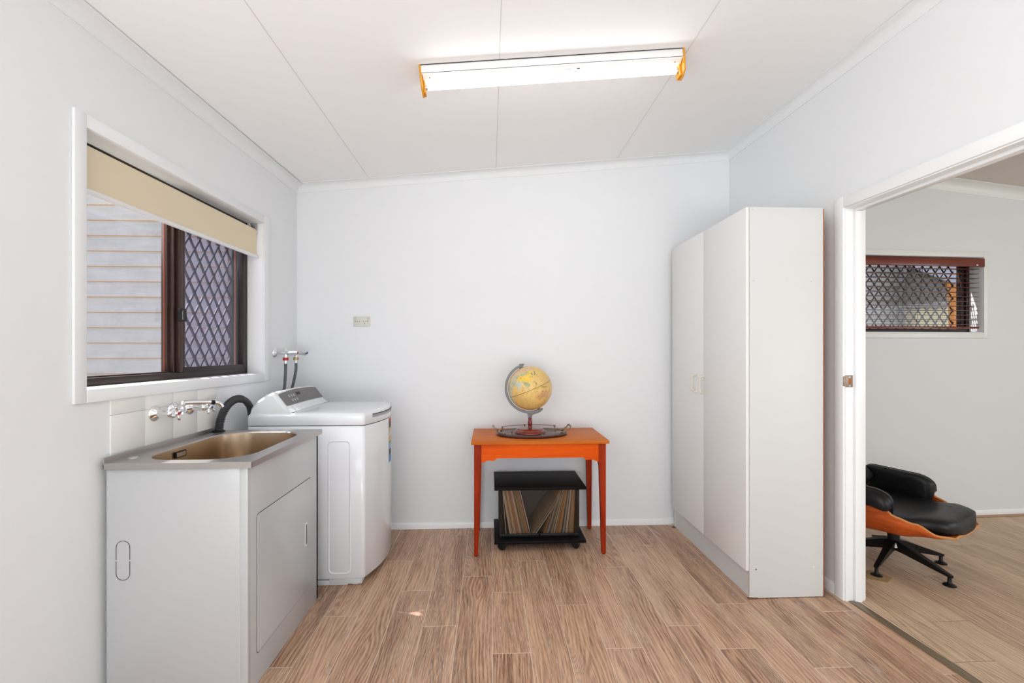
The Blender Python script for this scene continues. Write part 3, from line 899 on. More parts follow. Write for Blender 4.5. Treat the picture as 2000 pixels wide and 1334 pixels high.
for k in range(12):
    a0, a1 = pi * k / 12, pi * (k + 1) / 12
    b.tube([(0.07 + 0.012 * cos(a0), -0.028 - 0.008 * sin(a0), -0.0555), (0.07 + 0.012 * cos(a1), -0.028 - 0.008 * sin(a1), -0.0555)], 0.0007, 5)
MB().box(0.108, 0.122, -0.034, -0.028, -0.0560, -0.0535).build('housing_mark', 'dark_gap', LT)
b.build('housing_mark', M.setdefault('mark', plain('grey_green_mark', srgb(120, 138, 124), 0.6)), LT)
MB().cyl((-hl + 0.020, 0, -0.078), (hl - 0.020, 0, -0.078), 0.0128, seg=24).build('tube', 'tube', LT)
for sx in (-1, 1):
    MB().cyl((sx * (hl - 0.020), 0, -0.078), (sx * (hl - 0.010), 0, -0.078), 0.0130, seg=24).build('tube_end', 'alum', LT)
    b = MB()
    pr = [(-0.052, 0.0), (-0.052, -0.050), (-0.046, -0.098), (-0.012, -0.118), (0.012, -0.118), (0.046, -0.098), (0.052, -0.050), (0.052, 0.0)]
    xa, xb = sorted((sx * hl, sx * (hl + 0.008)))
    b.prism(pr, 0, xa, xb, 0.0015)
    xa, xb = sorted((sx * (hl - 0.010), sx * hl))
    b.prism([(-0.032, -0.040), (-0.018, -0.062), (-0.020, -0.110), (0.020, -0.110), (0.018, -0.062), (0.032, -0.040)], 0, xa, xb, 0.001)
    b.build('end_cap', 'yellow_plastic', LT)

# ------------------------------------------------------------------ laundry tub
TX0, TX1, TY0, TY1, TZ = -1.425, -0.893, 1.743, 2.462, 0.889
tb = thing('laundry_tub', 'white metal laundry tub cabinet with stainless steel sink under the window', 'laundry tub', (TX0, TY0, 0))
w_, d_ = TX1 - TX0, TY1 - TY0        # local: x 0..w_, y 0..d_
b = MB()
cx0, cx1, cy0, cy1 = 0.004, w_ - 0.018, 0.012, d_ - 0.012
b.box(cx0, cx1 - 0.030, cy0, cy0 + 0.002, 0.0, 0.864, 0.0005)
b.box(cx1 - 0.0295, cx1, cy0, cy0 + 0.018, 0.0, 0.864, 0.001)
b.box(cx1 - 0.018, cx1, cy0 + 0.018, cy1, 0.0, 0.864, 0.001)
b.box(cx0, cx1, cy1 - 0.018, cy1, 0.0, 0.864, 0.001)
b.box(cx0, cx0 + 0.01, cy0 + 0.004, cy1 - 0.004, 0.0, 0.864)
b.box(cx0 + 0.01, cx1 - 0.018, cy0 + 0.002, cy1 - 0.018, 0.02, 0.04)
cab = b.build('cabinet', 'metal_white', tb)
# knock-out oval outline in the near side panel
b = MB()
ox, oz0, oz1, orr = 0.063, 0.452, 0.598, 0.0245
def arc_pts(cx_, cz_, a0, a1, n=14): return [(cx_ + orr * cos(radians(a0 + (a1 - a0) * k / n)), cy0 - 0.0002, cz_ + orr * sin(radians(a0 + (a1 - a0) * k / n))) for k in range(n + 1)]
up = [(ox + orr, cy0 - 0.0002, 0.528)] + arc_pts(ox, oz1 - orr, 0, 180) + [(ox - orr, cy0 - 0.0002, 0.528)]
dn = [(ox - orr, cy0 - 0.0002, 0.522)] + arc_pts(ox, oz0 + orr, 180, 360) + [(ox + orr, cy0 - 0.0002, 0.522)]
MB().tube(up, 0.0011, 6).build('knock_out_slot', 'dark_gap', cab)
MB().tube(dn, 0.0011, 6).build('knock_out_slot', 'dark_gap', cab)
MB().box(cx1 - 0.0305, cx1 - 0.0293, cy0 - 0.0004, cy0 + 0.001, 0.0, 0.864).build('panel_joint', 'appliance_base', cab)
# door on the room side
b = MB()
pts = rrect(0.078, 0.612, 0.120, 0.664, 0.016)
b.prism([(y, z) for y, z in pts], 0, cx1 - 0.001, cx1 + 0.0022, 0.0008)
dr = b.build('door', 'metal_white', tb)
pts = rrect(0.0755, 0.6145, 0.1175, 0.6665, 0.018)
MB().prism(pts, 0, cx1 - 0.001, cx1 + 0.0003).build('door_gap', 'dark_gap', dr)
b = MB()
b.prism(rrect(0.535, 0.562, 0.342, 0.456, 0.004), 0, cx1 + 0.0015, cx1 + 0.0036, 0.0006)
hd = b.build('recessed_handle', 'appliance', dr)
MB().prism(rrect(0.541, 0.557, 0.350, 0.448, 0.003), 0, cx1 + 0.003, cx1 + 0.0040).build('handle_recess', 'silver', hd)
# steel top with opening
bx0, bx1, by0, by1, br = 0.070, 0.468, 0.055, 0.662, 0.135
N = 72
cxm, cym = (bx0 + bx1) / 2, (by0 + by1) / 2


def rr_at(a, x0, x1, y0, y1, r):
    """point of a rounded rectangle in direction a from its centre"""
    cx_, cy_ = (x0 + x1) / 2, (y0 + y1) / 2; dx, dy = cos(a), sin(a); hx, hy = (x1 - x0) / 2, (y1 - y0) / 2
    lo, hi = 0.0, 2.0
    def inside(t):
        px, py = abs(dx * t), abs(dy * t)
        if px > hx or py > hy: return False
        if px > hx - r and py > hy - r: return (px - hx + r) ** 2 + (py - hy + r) ** 2 <= r * r
        return True
    for _ in range(40):
        m_ = (lo + hi) / 2
        if inside(m_): lo = m_
        else: hi = m_
    return cx_ + dx * lo, cy_ + dy * lo


angs = [2 * pi * k / N for k in range(N)]
for ca in ((w_, d_), (0, d_), (0, 0), (w_, 0)):
    angs.append(math.atan2(ca[1] - cym, ca[0] - cxm) % (2 * pi))
angs = sorted(angs)
def rect_at(a):
    dx, dy = cos(a), sin(a); t = 9
    if dx > 1e-9: t = min(t, (w_ - cxm) / dx)
    if dx < -1e-9: t = min(t, (0 - cxm) / dx)
    if dy > 1e-9: t = min(t, (d_ - cym) / dy)
    if dy < -1e-9: t = min(t, (0 - cym) / dy)
    return cxm + dx * t, cym + dy * t
def ins(o_): return [rr_at(a, bx0 + o_, bx1 - o_, by0 + o_, by1 - o_, max(br - o_ * 0.6, 0.03)) for a in angs]
b = MB()
outer = [rect_at(a) for a in angs]
R_ = [[(x, y, TZ - 0.024) for x, y in outer], [(x, y, TZ - 0.0015) for x, y in outer],
      [(cxm + (x - cxm) * 0.996, cym + (y - cym) * 0.997, TZ) for x, y in outer],
      [(x, y, TZ) for x, y in ins(-0.010)], [(x, y, TZ - 0.0012) for x, y in ins(-0.004)], [(x, y, TZ - 0.006) for x, y in ins(0.0)]]
b.rings(R_, True, False, False)
b.box(0.0, 0.004, 0.0, d_, TZ - 0.02, TZ + 0.020, 0.001)
top = b.build('steel_top', 'steel', tb, ang=30)
b = MB()
R_ = [[(x, y, TZ - 0.006) for x, y in ins(0.0)]]
for o_, dz in ((0.002, 0.02), (0.008, 0.12), (0.014, 0.20), (0.024, 0.225), (0.045, 0.240), (0.09, 0.246), (0.15, 0.248)):
    R_.append([(x, y, TZ - dz) for x, y in ins(o_)])
b.rings(R_, True, False, True)
bw = b.build('sink_bowl', 'bowl', tb, ang=60)
b = MB()
pr_ = rrect(0.270, 0.336, TZ - 0.047, TZ - 0.020, 0.004)
b.rings([[(bx0 + 0.006, y, z) for y, z in pr_], [(bx0 + 0.011, y, z) for y, z in pr_]])
of = b.build('overflow_frame', 'black', bw)
MB().rings([[(bx0 + 0.010, y, z) for y, z in rrect(0.275, 0.331, TZ - 0.043, TZ - 0.024, 0.003)], [(bx0 + 0.0118, y, z) for y, z in rrect(0.275, 0.331, TZ - 0.043, TZ - 0.024, 0.003)]]).build('overflow_plate', 'alum', of)
MB().lathe([(0.0, 0.0), (0.03, 0.0), (0.036, 0.003), (0.04, 0.0)], (cxm, cym, TZ - 0.247), 24).build('waste', 'chrome', bw)
MB().lathe([(0.017, 0), (0.017, 0.002), (0.0155, 0.0035), (0.0, 0.004)], (0.042, 0.088, TZ - 0.0005), 24).build('tap_hole_cover', 'alum', top)

# drain hose standing in the corner hole
dh = thing('drain_hose', 'dark corrugated drain hose arching from washer into the tub corner', 'hose', (-1.392, 2.402, TZ))
path = spline([(0, 0, -0.03), (0.002, 0.002, 0.03), (0.010, 0.012, 0.085), (0.022, 0.045, 0.135), (0.035, 0.10, 0.158), (0.048, 0.155, 0.145), (0.055, 0.195, 0.105), (0.052, 0.215, 0.060)], 26)
rad = [0.0185 + (0.0024 if (i // 2) % 2 else -0.0014) if i < len(path) * 0.66 else 0.0178 for i in range(len(path))]
MB().tube(path, rad, 16).build('hose', 'black_rubber', dh, ang=80)
MB().lathe([(0.018, 0), (0.029, 0.0), (0.029, 0.004), (0.024, 0.008), (0.018, 0.008)], (0, 0, 0.0), 28).build('collar', 'black', dh)

# tiled splashback
sp = thing('tile_splashback', 'small white tiled splashback with stained joints above the tub', 'splashback', (XL0, 0, 0), RL)
MB().box(0.0, 0.0050, 1.7955, 2.4357, 0.893, 1.1225).build('grout', 'grout', sp, flat=True)
b = MB()
ys = [1.7945, 1.960, 2.122, 2.284, 2.4355]; zs = [0.893, 1.058, 1.1205]
for ya, yb in zip(ys, ys[1:]):
    for za, zb in zip(zs, zs[1:]):
        b.box(0.0, 0.0062, ya + 0.0006, yb - 0.0006, za + 0.0006, zb - 0.0006, 0.0008)
b.build('tiles', 'tile', sp)

# ------------------------------------------------------------------ taps above the tub
def flange(b, y, z, r=0.034, x=0.006):
    b.lathe([(r, 0), (r, 0.002), (r * 0.94, 0.006), (r * 0.6, 0.014), (r * 0.42, 0.020), (r * 0.40, 0.030)], seg=28,
            mat=Matrix.Translation((x, y, z)) @ Matrix.Rotation(pi / 2, 4, 'Y'))


def cross_tap(name, label, y, z, cap, rot):
    t_ = thing(name, label, 'tap', FL(0, y, z), RL, 'tub taps')
    b = MB(); flange(b, 0, 0); b.build('flange', 'chrome', t_)
    b = MB().cyl((0.030, 0, 0), (0.066, 0, 0), 0.0165, 0.0150, 20).sphere((0.070, 0, 0), 0.0165, 18, 12).cyl((0.07, 0, 0), (0.094, 0, 0), 0.0085, seg=14)
    b.build('tap_body', 'chrome', t_)
    b = MB().sphere((0.100, 0, 0), 0.0105, 14, 10)
    for k in range(4):
        a = rot + k * pi / 2
        d = Vector((0.0, cos(a), sin(a)))
        p0 = Vector((0.100, 0, 0))
        b.tube([p0 + d * 0.006, p0 + d * 0.016 + Vector((0.002, 0, 0)), p0 + d * 0.027 + Vector((0.004, 0, 0)), p0 + d * 0.032 + Vector((0.0045, 0, 0))], [0.0048, 0.0050, 0.0072, 0.0052], 12)
    h = b.build('cross_handle', 'chrome', t_)
    MB().lathe([(0.0062, 0), (0.0062, 0.002), (0.003, 0.0035)], seg=16, mat=Matrix.Translation((0.110, 0, 0)) @ Matrix.Rotation(pi / 2, 4, 'Y')).build('indicator', cap, h)
    return t_


cross_tap('tap', 'chrome cross handled tap with red dot, left of the tub spout', 2.010, 1.037, 'red_plastic', radians(20))
cross_tap('tap', 'chrome cross handled tap right of the tub spout, near the hose', 2.232, 1.036, 'blue_plastic', radians(52))
ts = thing('spout', 'chrome swivel spout between the two tub taps', 'spout', FL(0, 2.122, 1.037), RL, 'tub taps')
b = MB(); flange(b, 0, 0, 0.036); b.build('flange', 'chrome', ts)
b = MB().tube(spline([(0.028, 0, 0), (0.060, -0.010, 0), (0.084, -0.040, 0.0), (0.092, -0.064, 0.004)], 6), [0.0115] * 19, 16)
RX, RY = 0.092, -0.066
b.cyl((RX, RY, -0.008), (RX, RY, 0.018), 0.0125, seg=18).cyl((RX, RY, 0.016), (RX, RY, 0.044), 0.0098, seg=18).cyl((RX, RY, 0.024), (RX, RY, 0.034), 0.0125, seg=6)
b.build('riser', 'chrome', ts)
b = MB().tube(spline([(RX, RY, 0.034), (RX + 0.005, RY + 0.008, 0.039), (RX + 0.020, RY + 0.028, 0.039), (RX + 0.055, RY + 0.070, 0.035), (RX + 0.080, RY + 0.100, 0.031)], 6), [0.0100] * 25, 16)
arm = b.build('spout_arm', 'chrome', ts)
MB().tube([(RX + 0.068, RY + 0.086, 0.0325), (RX + 0.078, RY + 0.098, 0.0312)], 0.0106, 16).build('rubber_ring', 'black', arm)
MB().tube(spline([(RX + 0.078, RY + 0.098, 0.031), (RX + 0.088, RY + 0.110, 0.027), (RX + 0.095, RY + 0.119, 0.015), (RX + 0.098, RY + 0.122, 0.006)], 5), [0.0096] * 14 + [0.0082, 0.0082], 16).build('nozzle', 'chrome', arm)

# ------------------------------------------------------------------ washing machine
WX0, WX1, WYa, WYb = -1.335, -0.695, 2.560, 3.175
wm = thing('washing_machine', 'white top loading washing machine between laundry tub and back wall', 'washing machine', (WX0, WYa, 0))
ww, wd = WX1 - WX0, WYb - WYa


def plan(ins_=0.0, dz=0.0):
    """plan outline, bowed at the front (+x)"""
    pts = []
    r = 0.022
    x1 = ww - ins_; x0 = ins_; y0 = ins_; y1 = wd - ins_
    # near front corner to far front corner with the bow
    for k in range(0, 9):
        a = radians(-90 + 78 * k / 8); pts.append((x1 - r + r * cos(a), y0 + r + r * sin(a)))
    for k in range(1, 16):
        t_ = k / 16; y = y0 + r + (y1 - y0 - 2 * r) * t_
        pts.append((x1 + 0.062 * (1 - (2 * t_ - 1) ** 2) * 1.0, y))
    for k in range(0, 9):
        a = radians(12 + 78 * k / 8); pts.append((x1 - r + r * cos(a), y1 - r + r * sin(a)))
    for k in range(0, 5):
        a = radians(90 + 90 * k / 4); pts.append((x0 + 0.015 + 0.015 * cos(a), y1 - 0.015 + 0.015 * sin(a)))
    for k in range(0, 5):
        a = radians(180 + 90 * k / 4); pts.append((x0 + 0.015 + 0.015 * cos(a), y0 + 0.015 + 0.015 * sin(a)))
    return pts


b = MB()
b.rings([[(x, y, z) for x, y in plan(i_)] for z, i_ in ((0.040, 0.006), (0.048, 0.0), (0.40, 0.0), (0.884, 0.0), (0.888, 0.003))])
body = b.build('body', 'appliance', wm, ang=50)
MB().rings([[(x, y, z) for x, y in plan(0.006)] for z in (0.886, 0.8935)]).build('lid_seam', 'dark_gap', body)
b = MB().rings([[(x, y, z) for x, y in plan(i_)] for z, i_ in ((0.020, 0.035), (0.044, 0.020))])
b.box(0.12, ww - 0.10, 0.012, 0.05, 0.0, 0.03, 0.006).box(ww - 0.20, ww - 0.02, 0.010, 0.10, 0.008, 0.042, 0.006).box(ww - 0.08, ww - 0.045, 0.02, 0.06, 0.0, 0.02, 0.004)
b.box(0.05, 0.1, wd - 0.08, wd - 0.03, 0.0, 0.03).box(ww - 0.12, ww - 0.06, wd - 0.08, wd - 0.03, 0.0, 0.03)
b.build('plinth', 'appliance_base', wm)
# pressed panels on the near side
for xa, xb in ((ww - 0.205, ww - 0.075), (0.06, ww - 0.285)):
    b = MB()
    b.rings([[(x, 0.0008, z) for x, z in rrect(xa, xb, 0.066, 0.812, 0.030)], [(x, -0.0022, z) for x, z in rrect(xa + 0.004, xb - 0.004, 0.070, 0.808, 0.027)],
             [(x, -0.0022, z) for x, z in rrect(xa + 0.008, xb - 0.008, 0.074, 0.804, 0.024)], [(x, 0.0006, z) for x, z in rrect(xa + 0.013, xb - 0.013, 0.079, 0.799, 0.021)]], True, False, False)
    b.build('pressed_panel', 'appliance', body, ang=25)
# top cover
b = MB()
b.rings([[(x, y, z) for x, y in plan(i_)] for z, i_ in ((0.8925, 0.002), (0.897, 0.0), (0.938, 0.0), (0.950, 0.003), (0.957, 0.010), (0.960, 0.022), (0.962, 0.05), (0.963, 0.16))], True, True, True)
lid = b.build('lid', 'appliance', wm, ang=50)
# finger groove under the front lip, its shade painted as flat strips
b = MB()
gp = []
for k in range(1, 14):
    t_ = k / 16 + 0.03; y = 0.022 + (wd - 0.044) * t_
    gp.append((ww + 0.062 * (1 - (2 * t_ - 1) ** 2) + 0.0006, y))
b.rings([[(x, y, z_) for x, y in gp] for z_ in (0.924, 0.944)], False, False, False)
b.build('finger_groove', M.setdefault('groove', plain('groove_grey', srgb(168, 170, 174), 0.5)), lid, ang=60)
MB().rings([[(x + 0.0006, y, z_) for x, y in gp] for z_ in (0.9405, 0.9455)], False, False, False).build('groove_shadow', 'dark_gap', lid, ang=60)
# console
prof = [(0.012, 0.90), (0.004, 0.955), (0.012, 0.990), (0.045, 1.028), (0.095, 1.063), (0.122, 1.074), (0.140, 1.068), (0.205, 0.984), (0.222, 0.968), (0.236, 0.9635), (0.238, 0.90)]
b = MB()
rr = []
for y, s_, ix in ((0.012, 0.90, 0.010), (0.020, 0.97, 0.004), (0.036, 1.0, 0.0), (wd * 0.5, 1.025, 0.0), (wd - 0.036, 1.0, 0.0), (wd - 0.020, 0.97, 0.004), (wd - 0.012, 0.90, 0.010)):
    rr.append([(x + (ix if x < 0.1 else -ix * 0.5), y, 0.90 + (z - 0.90) * s_ if z > 0.97 else z) for x, z in prof])
b.rings(rr)
con = b.build('console', 'appliance', wm, ang=32)
MB().box(0.2375, 0.2392, 0.02, wd - 0.02, 0.955, 0.9632).build('hinge_line', 'dark_gap', con)
# sloping face frame: origin at top of slope
P0 = Vector((0.140, 0, 1.068)); P1 = Vector((0.205, 0, 0.984)); D = (P1 - P0).normalized(); Nn = Vector((-D.z, 0, D.x)); Nn = Nn if Nn.z > 0 else -Nn


def onface(y, s, h): 
    q = P0 + D * s + Nn * h
    bul = 0.0045 * max(0.0, 1 - abs((y - wd / 2) / (wd / 2)) ** 1.2)
    return (q.x, y, q.z + bul)


ed = []
for k in range(0, 17):
    y = 0.045 + (wd - 0.075) * k / 16
    s0 = 0.012 - 0.012 * (1 - abs(2 * k / 16 - 1) ** 2.4)
    ed.append((y, s0))
b = MB()
b.rings([[onface(y, s0, 0.0022) for y, s0 in ed], [onface(y, s0 + (0.093 - s0) * 0.5, 0.0024) for y, s0 in ed], [onface(y, 0.093, 0.0022) for y, s0 in ed]], False, False, False)
pan = b.build('control_panel', 'console', con, ang=60)
b = MB().rings([[onface(y, s, 0.0030) for y in (0.245, 0.300)] for s in (0.022, 0.042)], False, False, False)
b.build('display', 'black', pan, flat=True)
for row, s in ((0, 0.030), (1, 0.060)):
    for k in range(3):
        b = MB()
        y = 0.140 + k * 0.032 + row * 0.006
        b.rings([[onface(yy, ss, 0.0034) for yy in (y, y + 0.010)] for ss in (s, s + 0.015)], False, False, False)
        b.build('button', 'print_white', pan, flat=True)
b = MB()
rnd = random.Random(4)
for row in range(5):
    for k in range(10):
        y = 0.335 + k * 0.021; s = 0.016 + row * 0.013
        b.rings([[onface(yy, ss, 0.0030) for yy in (y, y + 0.004 + rnd.random() * 0.007)] for ss in (s, s + 0.0022)], False, False, False)
b.build('panel_print', M.setdefault('dimprint', plain('dim_print', srgb(146, 144, 142), 0.5)), pan, flat=True)
# rating labels on the curved front
b = MB()
def front(t_): return (ww + 0.062 * (1 - (2 * t_ - 1) ** 2) + 0.001, 0.022 + (wd - 0.044) * t_)
bands = [(0.885, 0.860, 0), (0.860, 0.825, 1), (0.825, 0.805, 2), (0.805, 0.772, 3), (0.772, 0.738, 2), (0.738, 0.728, 4), (0.728, 0.690, 5), (0.690, 0.658, 1), (0.658, 0.610, 6)]
for z1_, z0_, mi in bands:
    b.rings([[(*front(0.50 + 0.035 * k), z_) for k in range(5)] for z_ in (z0_, z1_)], False, False, False, mi=mi)
cols_ = [plain('label_%d' % i, srgb(*c_), 0.5) for i, c_ in enumerate(((190, 70, 60), (60, 58, 58), (226, 178, 90), (214, 206, 200), (60, 140, 90), (150, 190, 220), (60, 130, 190)))]
b.build('rating_label', cols_, body, flat=True)

# ------------------------------------------------------------------ washing machine cocks and hoses
def stop_cock(y, label, cap, nut, hose_pts, group='washing machine taps'):
    t_ = thing('washing_machine_tap', label, 'tap', FL(0, y, 1.293), RL, group)
    b = MB(); flange(b, 0, 0, 0.032, 0.0); b.build('flange', 'chrome', t_)
    b = MB().cyl((0.018, 0, 0), (0.044, 0, 0), 0.0125, seg=8).cyl((0.040, 0, 0), (0.098, 0, 0), 0.0135, seg=20).cyl((0.072, 0, 0), (0.072, 0, -0.032), 0.0105, seg=18)
    b.build('tap_body', 'chrome', t_)
    b = MB().cyl((0.096, 0, 0), (0.150, 0, 0), 0.0150, 0.0140, 8).cyl((0.104, 0, -0.008), (0.140, 0, -0.014), 0.007, seg=10)
    h = b.build('handle', 'chrome', t_)
    MB().cyl((0.150, 0, 0), (0.1525, 0, 0), 0.0075, seg=14).build('indicator', cap, h)
    b = MB().lathe([(0.0, 0), (0.0170, 0), (0.0178, 0.004), (0.0178, 0.015), (0.0170, 0.019), (0.010, 0.019)], (0.072, 0, -0.050), 12)
    b.build('hose_nut', nut, t_)
    return t_


def inlet_hose(y, label, pts):
    h = thing('inlet_hose', label, 'hose', FL(0, y, 1.24), RL, 'washing machine inlet hoses')
    MB().tube(spline(pts, 8), 0.0092, 12).build('hose', 'grey_hose', h)
    b = MB().cyl((0.072, 0, 0.004), (0.072, 0, -0.018), 0.0098, seg=16).cyl((0.072, 0, -0.003), (0.072, 0, -0.005), 0.0104, seg=16).cyl((0.072, 0, -0.012), (0.072, 0, -0.014), 0.0104, seg=16)
    b.build('ferrule', 'alum', h)


stop_cock(3.050, 'chrome washing machine tap with red nut, nearer the window', 'red_plastic', 'red_plastic', None)
stop_cock(3.200, 'chrome washing machine tap with brass nut and blue cap, by the corner', 'blue_plastic', 'brass', None)
inlet_hose(3.050, 'grey inlet hose hanging from the red nut', [(0.072, 0, -0.016), (0.072, -0.004, -0.09), (0.070, -0.020, -0.20), (0.060, -0.050, -0.30), (0.045, -0.09, -0.42)])
inlet_hose(3.200, 'grey inlet hose curving down from the brass nut', [(0.072, 0, -0.016), (0.072, -0.004, -0.07), (0.068, -0.030, -0.15), (0.060, -0.065, -0.24), (0.045, -0.10, -0.36)])

# ------------------------------------------------------------------ power point
so = thing('power_point', 'cream double power point on the back wall above the washer', 'power point', (-0.939, YB, 1.521))
pl_ = MB().box(-0.059, 0.059, -0.010, 0.0, -0.036, 0.036, 0.0025).build('plate', 'socket', so)
for x in (-0.046, 0.046):
    MB().box(x - 0.008, x + 0.008, -0.0145, -0.009, 0.014, 0.031, 0.002, mat=None).build('switch', 'socket_edge', so)
    MB().lathe([(0.0055, 0), (0.0055, 0.001), (0.003, 0.0018)], seg=14, mat=Matrix.Translation((x * 0.93, -0.0095, 0.001)) @ Matrix.Rotation(pi / 2, 4, 'X')).build('screw_cap', 'screw', so)
for cx_ in (-0.0215, 0.0215):
    b = MB()
    for s_ in (-1, 1):
        b.box(-0.0013, 0.0013, -0.0108, -0.009, -0.0045, 0.0045, mat=Matrix.Translation((cx_ + s_ * 0.0075, 0, 0.0)) @ Matrix.Rotation(radians(30 * s_), 4, 'Y') @ Matrix.Identity(4))
    if cx_ > 0: b.box(0.0215 - 0.0015, 0.0215 + 0.0015, -0.0108, -0.009, -0.020, -0.011)
    b.build('pin_slots', 'dark_gap', so)

# ------------------------------------------------------------------ side table
tt = thing('side_table', 'orange stained timber table with scalloped apron against the back wall', 'table', (-0.122, 2.868, 0))
tw_, td_ = 0.880, 0.488
b = MB().box(0, tw_, 0, td_, 0.713, 0.735, 0.0035)
b.build('tabletop', 'table_top', tt)
def leg(x, y, sx, sy, taper_in):
    """square tapered leg: outer corner (x,y)"""
    rr = []
    for z, w in ((0.006, 0.026), (0.55, 0.040), (0.60, 0.046), (0.713, 0.046)):
        xs = (x, x + sx * w); ys = (y, y + sy * w)
        rr.append([(xs[0], ys[0], z), (xs[1], ys[0], z), (xs[1], ys[1], z), (xs[0], ys[1], z)])
    l = MB().rings(rr).build('leg', 'table_leg', tt, ang=20)
    cx_, cy_ = x + sx * 0.013, y + sy * 0.013
    MB().lathe([(0.010, 0), (0.011, 0.002), (0.011, 0.006), (0.006, 0.008)], (cx_, cy_, 0), 14).build('glide', 'black', l)
lx0, lx1, ly0, ly1 = 0.018, tw_ - 0.018, 0.022, td_ - 0.022
for x, sx in ((lx0, 1), (lx1, -1)):
    for y, sy in ((ly0, 1), (ly1, -1)): leg(x, y, sx, sy, 0)
# apron with scallops
def apron_poly(L):
    h0, he = 0.622, 0.597
    pts = [(0, 0.713), (0, he)]
    pts += [(0.012, he - 0.001), (0.022, he + 0.003), (0.032, he + 0.010), (0.045, he + 0.0125), (0.060, he + 0.0105), (0.074, he + 0.009), (0.086, he + 0.013), (0.094, he + 0.021), (0.099, h0)]
    return pts + [(L - x, z) for x, z in reversed(pts)]
L = lx1 - lx0 - 0.092
b = MB().prism([(lx0 + 0.046 + x, z) for x, z in apron_poly(L)], 1, ly0 + 0.004, ly0 + 0.022)
b.build('apron', 'table_wood', tt, flat=True)
b = MB().prism([(lx0 + 0.046 + x, z) for x, z in apron_poly(L)], 1, ly1 - 0.022, ly1 - 0.004)
b.build('apron', 'table_wood', tt, flat=True)
for x in (lx0 + 0.004, lx1 - 0.022):
    MB().box(x, x + 0.018, ly0 + 0.046, ly1 - 0.046, 0.615, 0.713).build('apron', 'table_wood', tt)

# ------------------------------------------------------------------ serving tray
tr = thing('serving_tray', 'oval dark wood gallery tray with brass rail and handles on the table', 'tray', (0.282, 3.098, 0.735), radians(3))
b = MB()
N_ = 64
def ell(a_, b_, z): return [(a_ * cos(2 * pi * k / N_), b_ * sin(2 * pi * k / N_), z) for k in range(N_)]
b.rings([ell(0.232, 0.158, 0.0), ell(0.242, 0.166, 0.004), ell(0.244, 0.168, 0.012), ell(0.240, 0.165, 0.018), ell(0.232, 0.158, 0.020), ell(0.228, 0.154, 0.018)])
b.build('tray_base', 'tray_wood', tr)
def gallery(angs_, rail):
    b = MB()
    pts = [(0.222 * cos(radians(a)), 0.148 * sin(radians(a)), 0.043) for a in rail]
    b.tube(pts, 0.0022, 8)
    r_ = b.build('gallery_rail', 'antique', tr)
    for a in angs_:
        x, y = 0.222 * cos(radians(a)), 0.148 * sin(radians(a))
        MB().lathe([(0.0065, 0), (0.0045, 0.004), (0.0028, 0.008), (0.0030, 0.014), (0.0055, 0.018), (0.0068, 0.023), (0.0060, 0.028), (0.0, 0.031)], (x, y, 0.0185), 14).build('rail_post', 'antique', r_)
gallery((152, 98, 38), [152 - 114 * k / 20 for k in range(21)])
gallery((228, 282, 336), [228 + 108 * k / 20 for k in range(21)])
for s_ in (-1, 1):
    b = MB()
    p = lambda x, y, z: (s_ * x, y, z)
    b.tube(spline([p(0.212, -0.040, 0.019), p(0.228, -0.042, 0.026), p(0.236, -0.040, 0.034), p(0.250, -0.046, 0.040), p(0.262, -0.040, 0.058)], 5), 0.0042, 10)
    b.tube(spline([p(0.212, 0.040, 0.019), p(0.228, 0.042, 0.026), p(0.236, 0.040, 0.034), p(0.250, 0.046, 0.040), p(0.262, 0.040, 0.058)], 5), 0.0042, 10)
    b.tube([p(0.262, -0.046, 0.058), p(0.262, -0.034, 0.058), p(0.264, -0.015, 0.060), p(0.264, 0.0, 0.061), p(0.264, 0.015, 0.060), p(0.262, 0.034, 0.058), p(0.262, 0.046, 0.058)], [0.004, 0.0065, 0.0042, 0.0062, 0.0042, 0.0065, 0.004], 12)
    b.tube(spline([p(0.190, -0.080, 0.020), p(0.214, -0.052, 0.021), p(0.222, 0.0, 0.021), p(0.214, 0.052, 0.021), p(0.190, 0.080, 0.020)], 6), 0.0055, 10, sy=1.3)
    b.build('handle', 'antique', tr)

# ------------------------------------------------------------------ globe
gb = thing('globe', 'antique style desk globe on red wood stand on the tray', 'globe', (0.266, 3.060, 0.755))
b = MB().lathe([(0.0, 0.0), (0.104, 0.0), (0.108, 0.004), (0.106, 0.010), (0.099, 0.014), (0.098, 0.018), (0.090, 0.024), (0.086, 0.029), (0.078, 0.031), (0.0, 0.0325)], seg=56)
b.build('stand_base', 'red_wood', gb)
b = MB().lathe([(0.012, 0.031), (0.014, 0.034), (0.013, 0.040), (0.0115, 0.044), (0.0125, 0.047), (0.0150, 0.060), (0.0155, 0.070), (0.0130, 0.084), (0.0105, 0.090), (0.0125, 0.093), (0.0135, 0.097), (0.012, 0.101)], seg=28)
b.build('stand_stem', 'red_wood', gb)
TIL = radians(23)
GC = Vector((0.0, 0.0, 0.3005)); GR = 0.149
ax = Vector((-sin(TIL), 0, cos(TIL))); ev = Vector((cos(TIL), 0, sin(TIL))); nv = Vector((0, -1, 0))
b = MB()
arc_o, arc_i = 0.1705, 0.1545
rr = []
for k in range(49):
    a = radians(90 + 23 - 4) + radians(188) * k / 48
    ca, sa = cos(a), sin(a)
    rr.append([(GC.x + r_ * ca, y, GC.z + r_ * sa) for r_, y in ((arc_o, -0.005), (arc_o - 0.003, -0.0075), (arc_i + 0.003, -0.0075), (arc_i, -0.004), (arc_i, 0.004), (arc_i + 0.003, 0.0075), (arc_o - 0.003, 0.0075), (arc_o, 0.005))])
b.rings(rr)
mer = b.build('meridian_arm', 'silver', gb, ang=30)
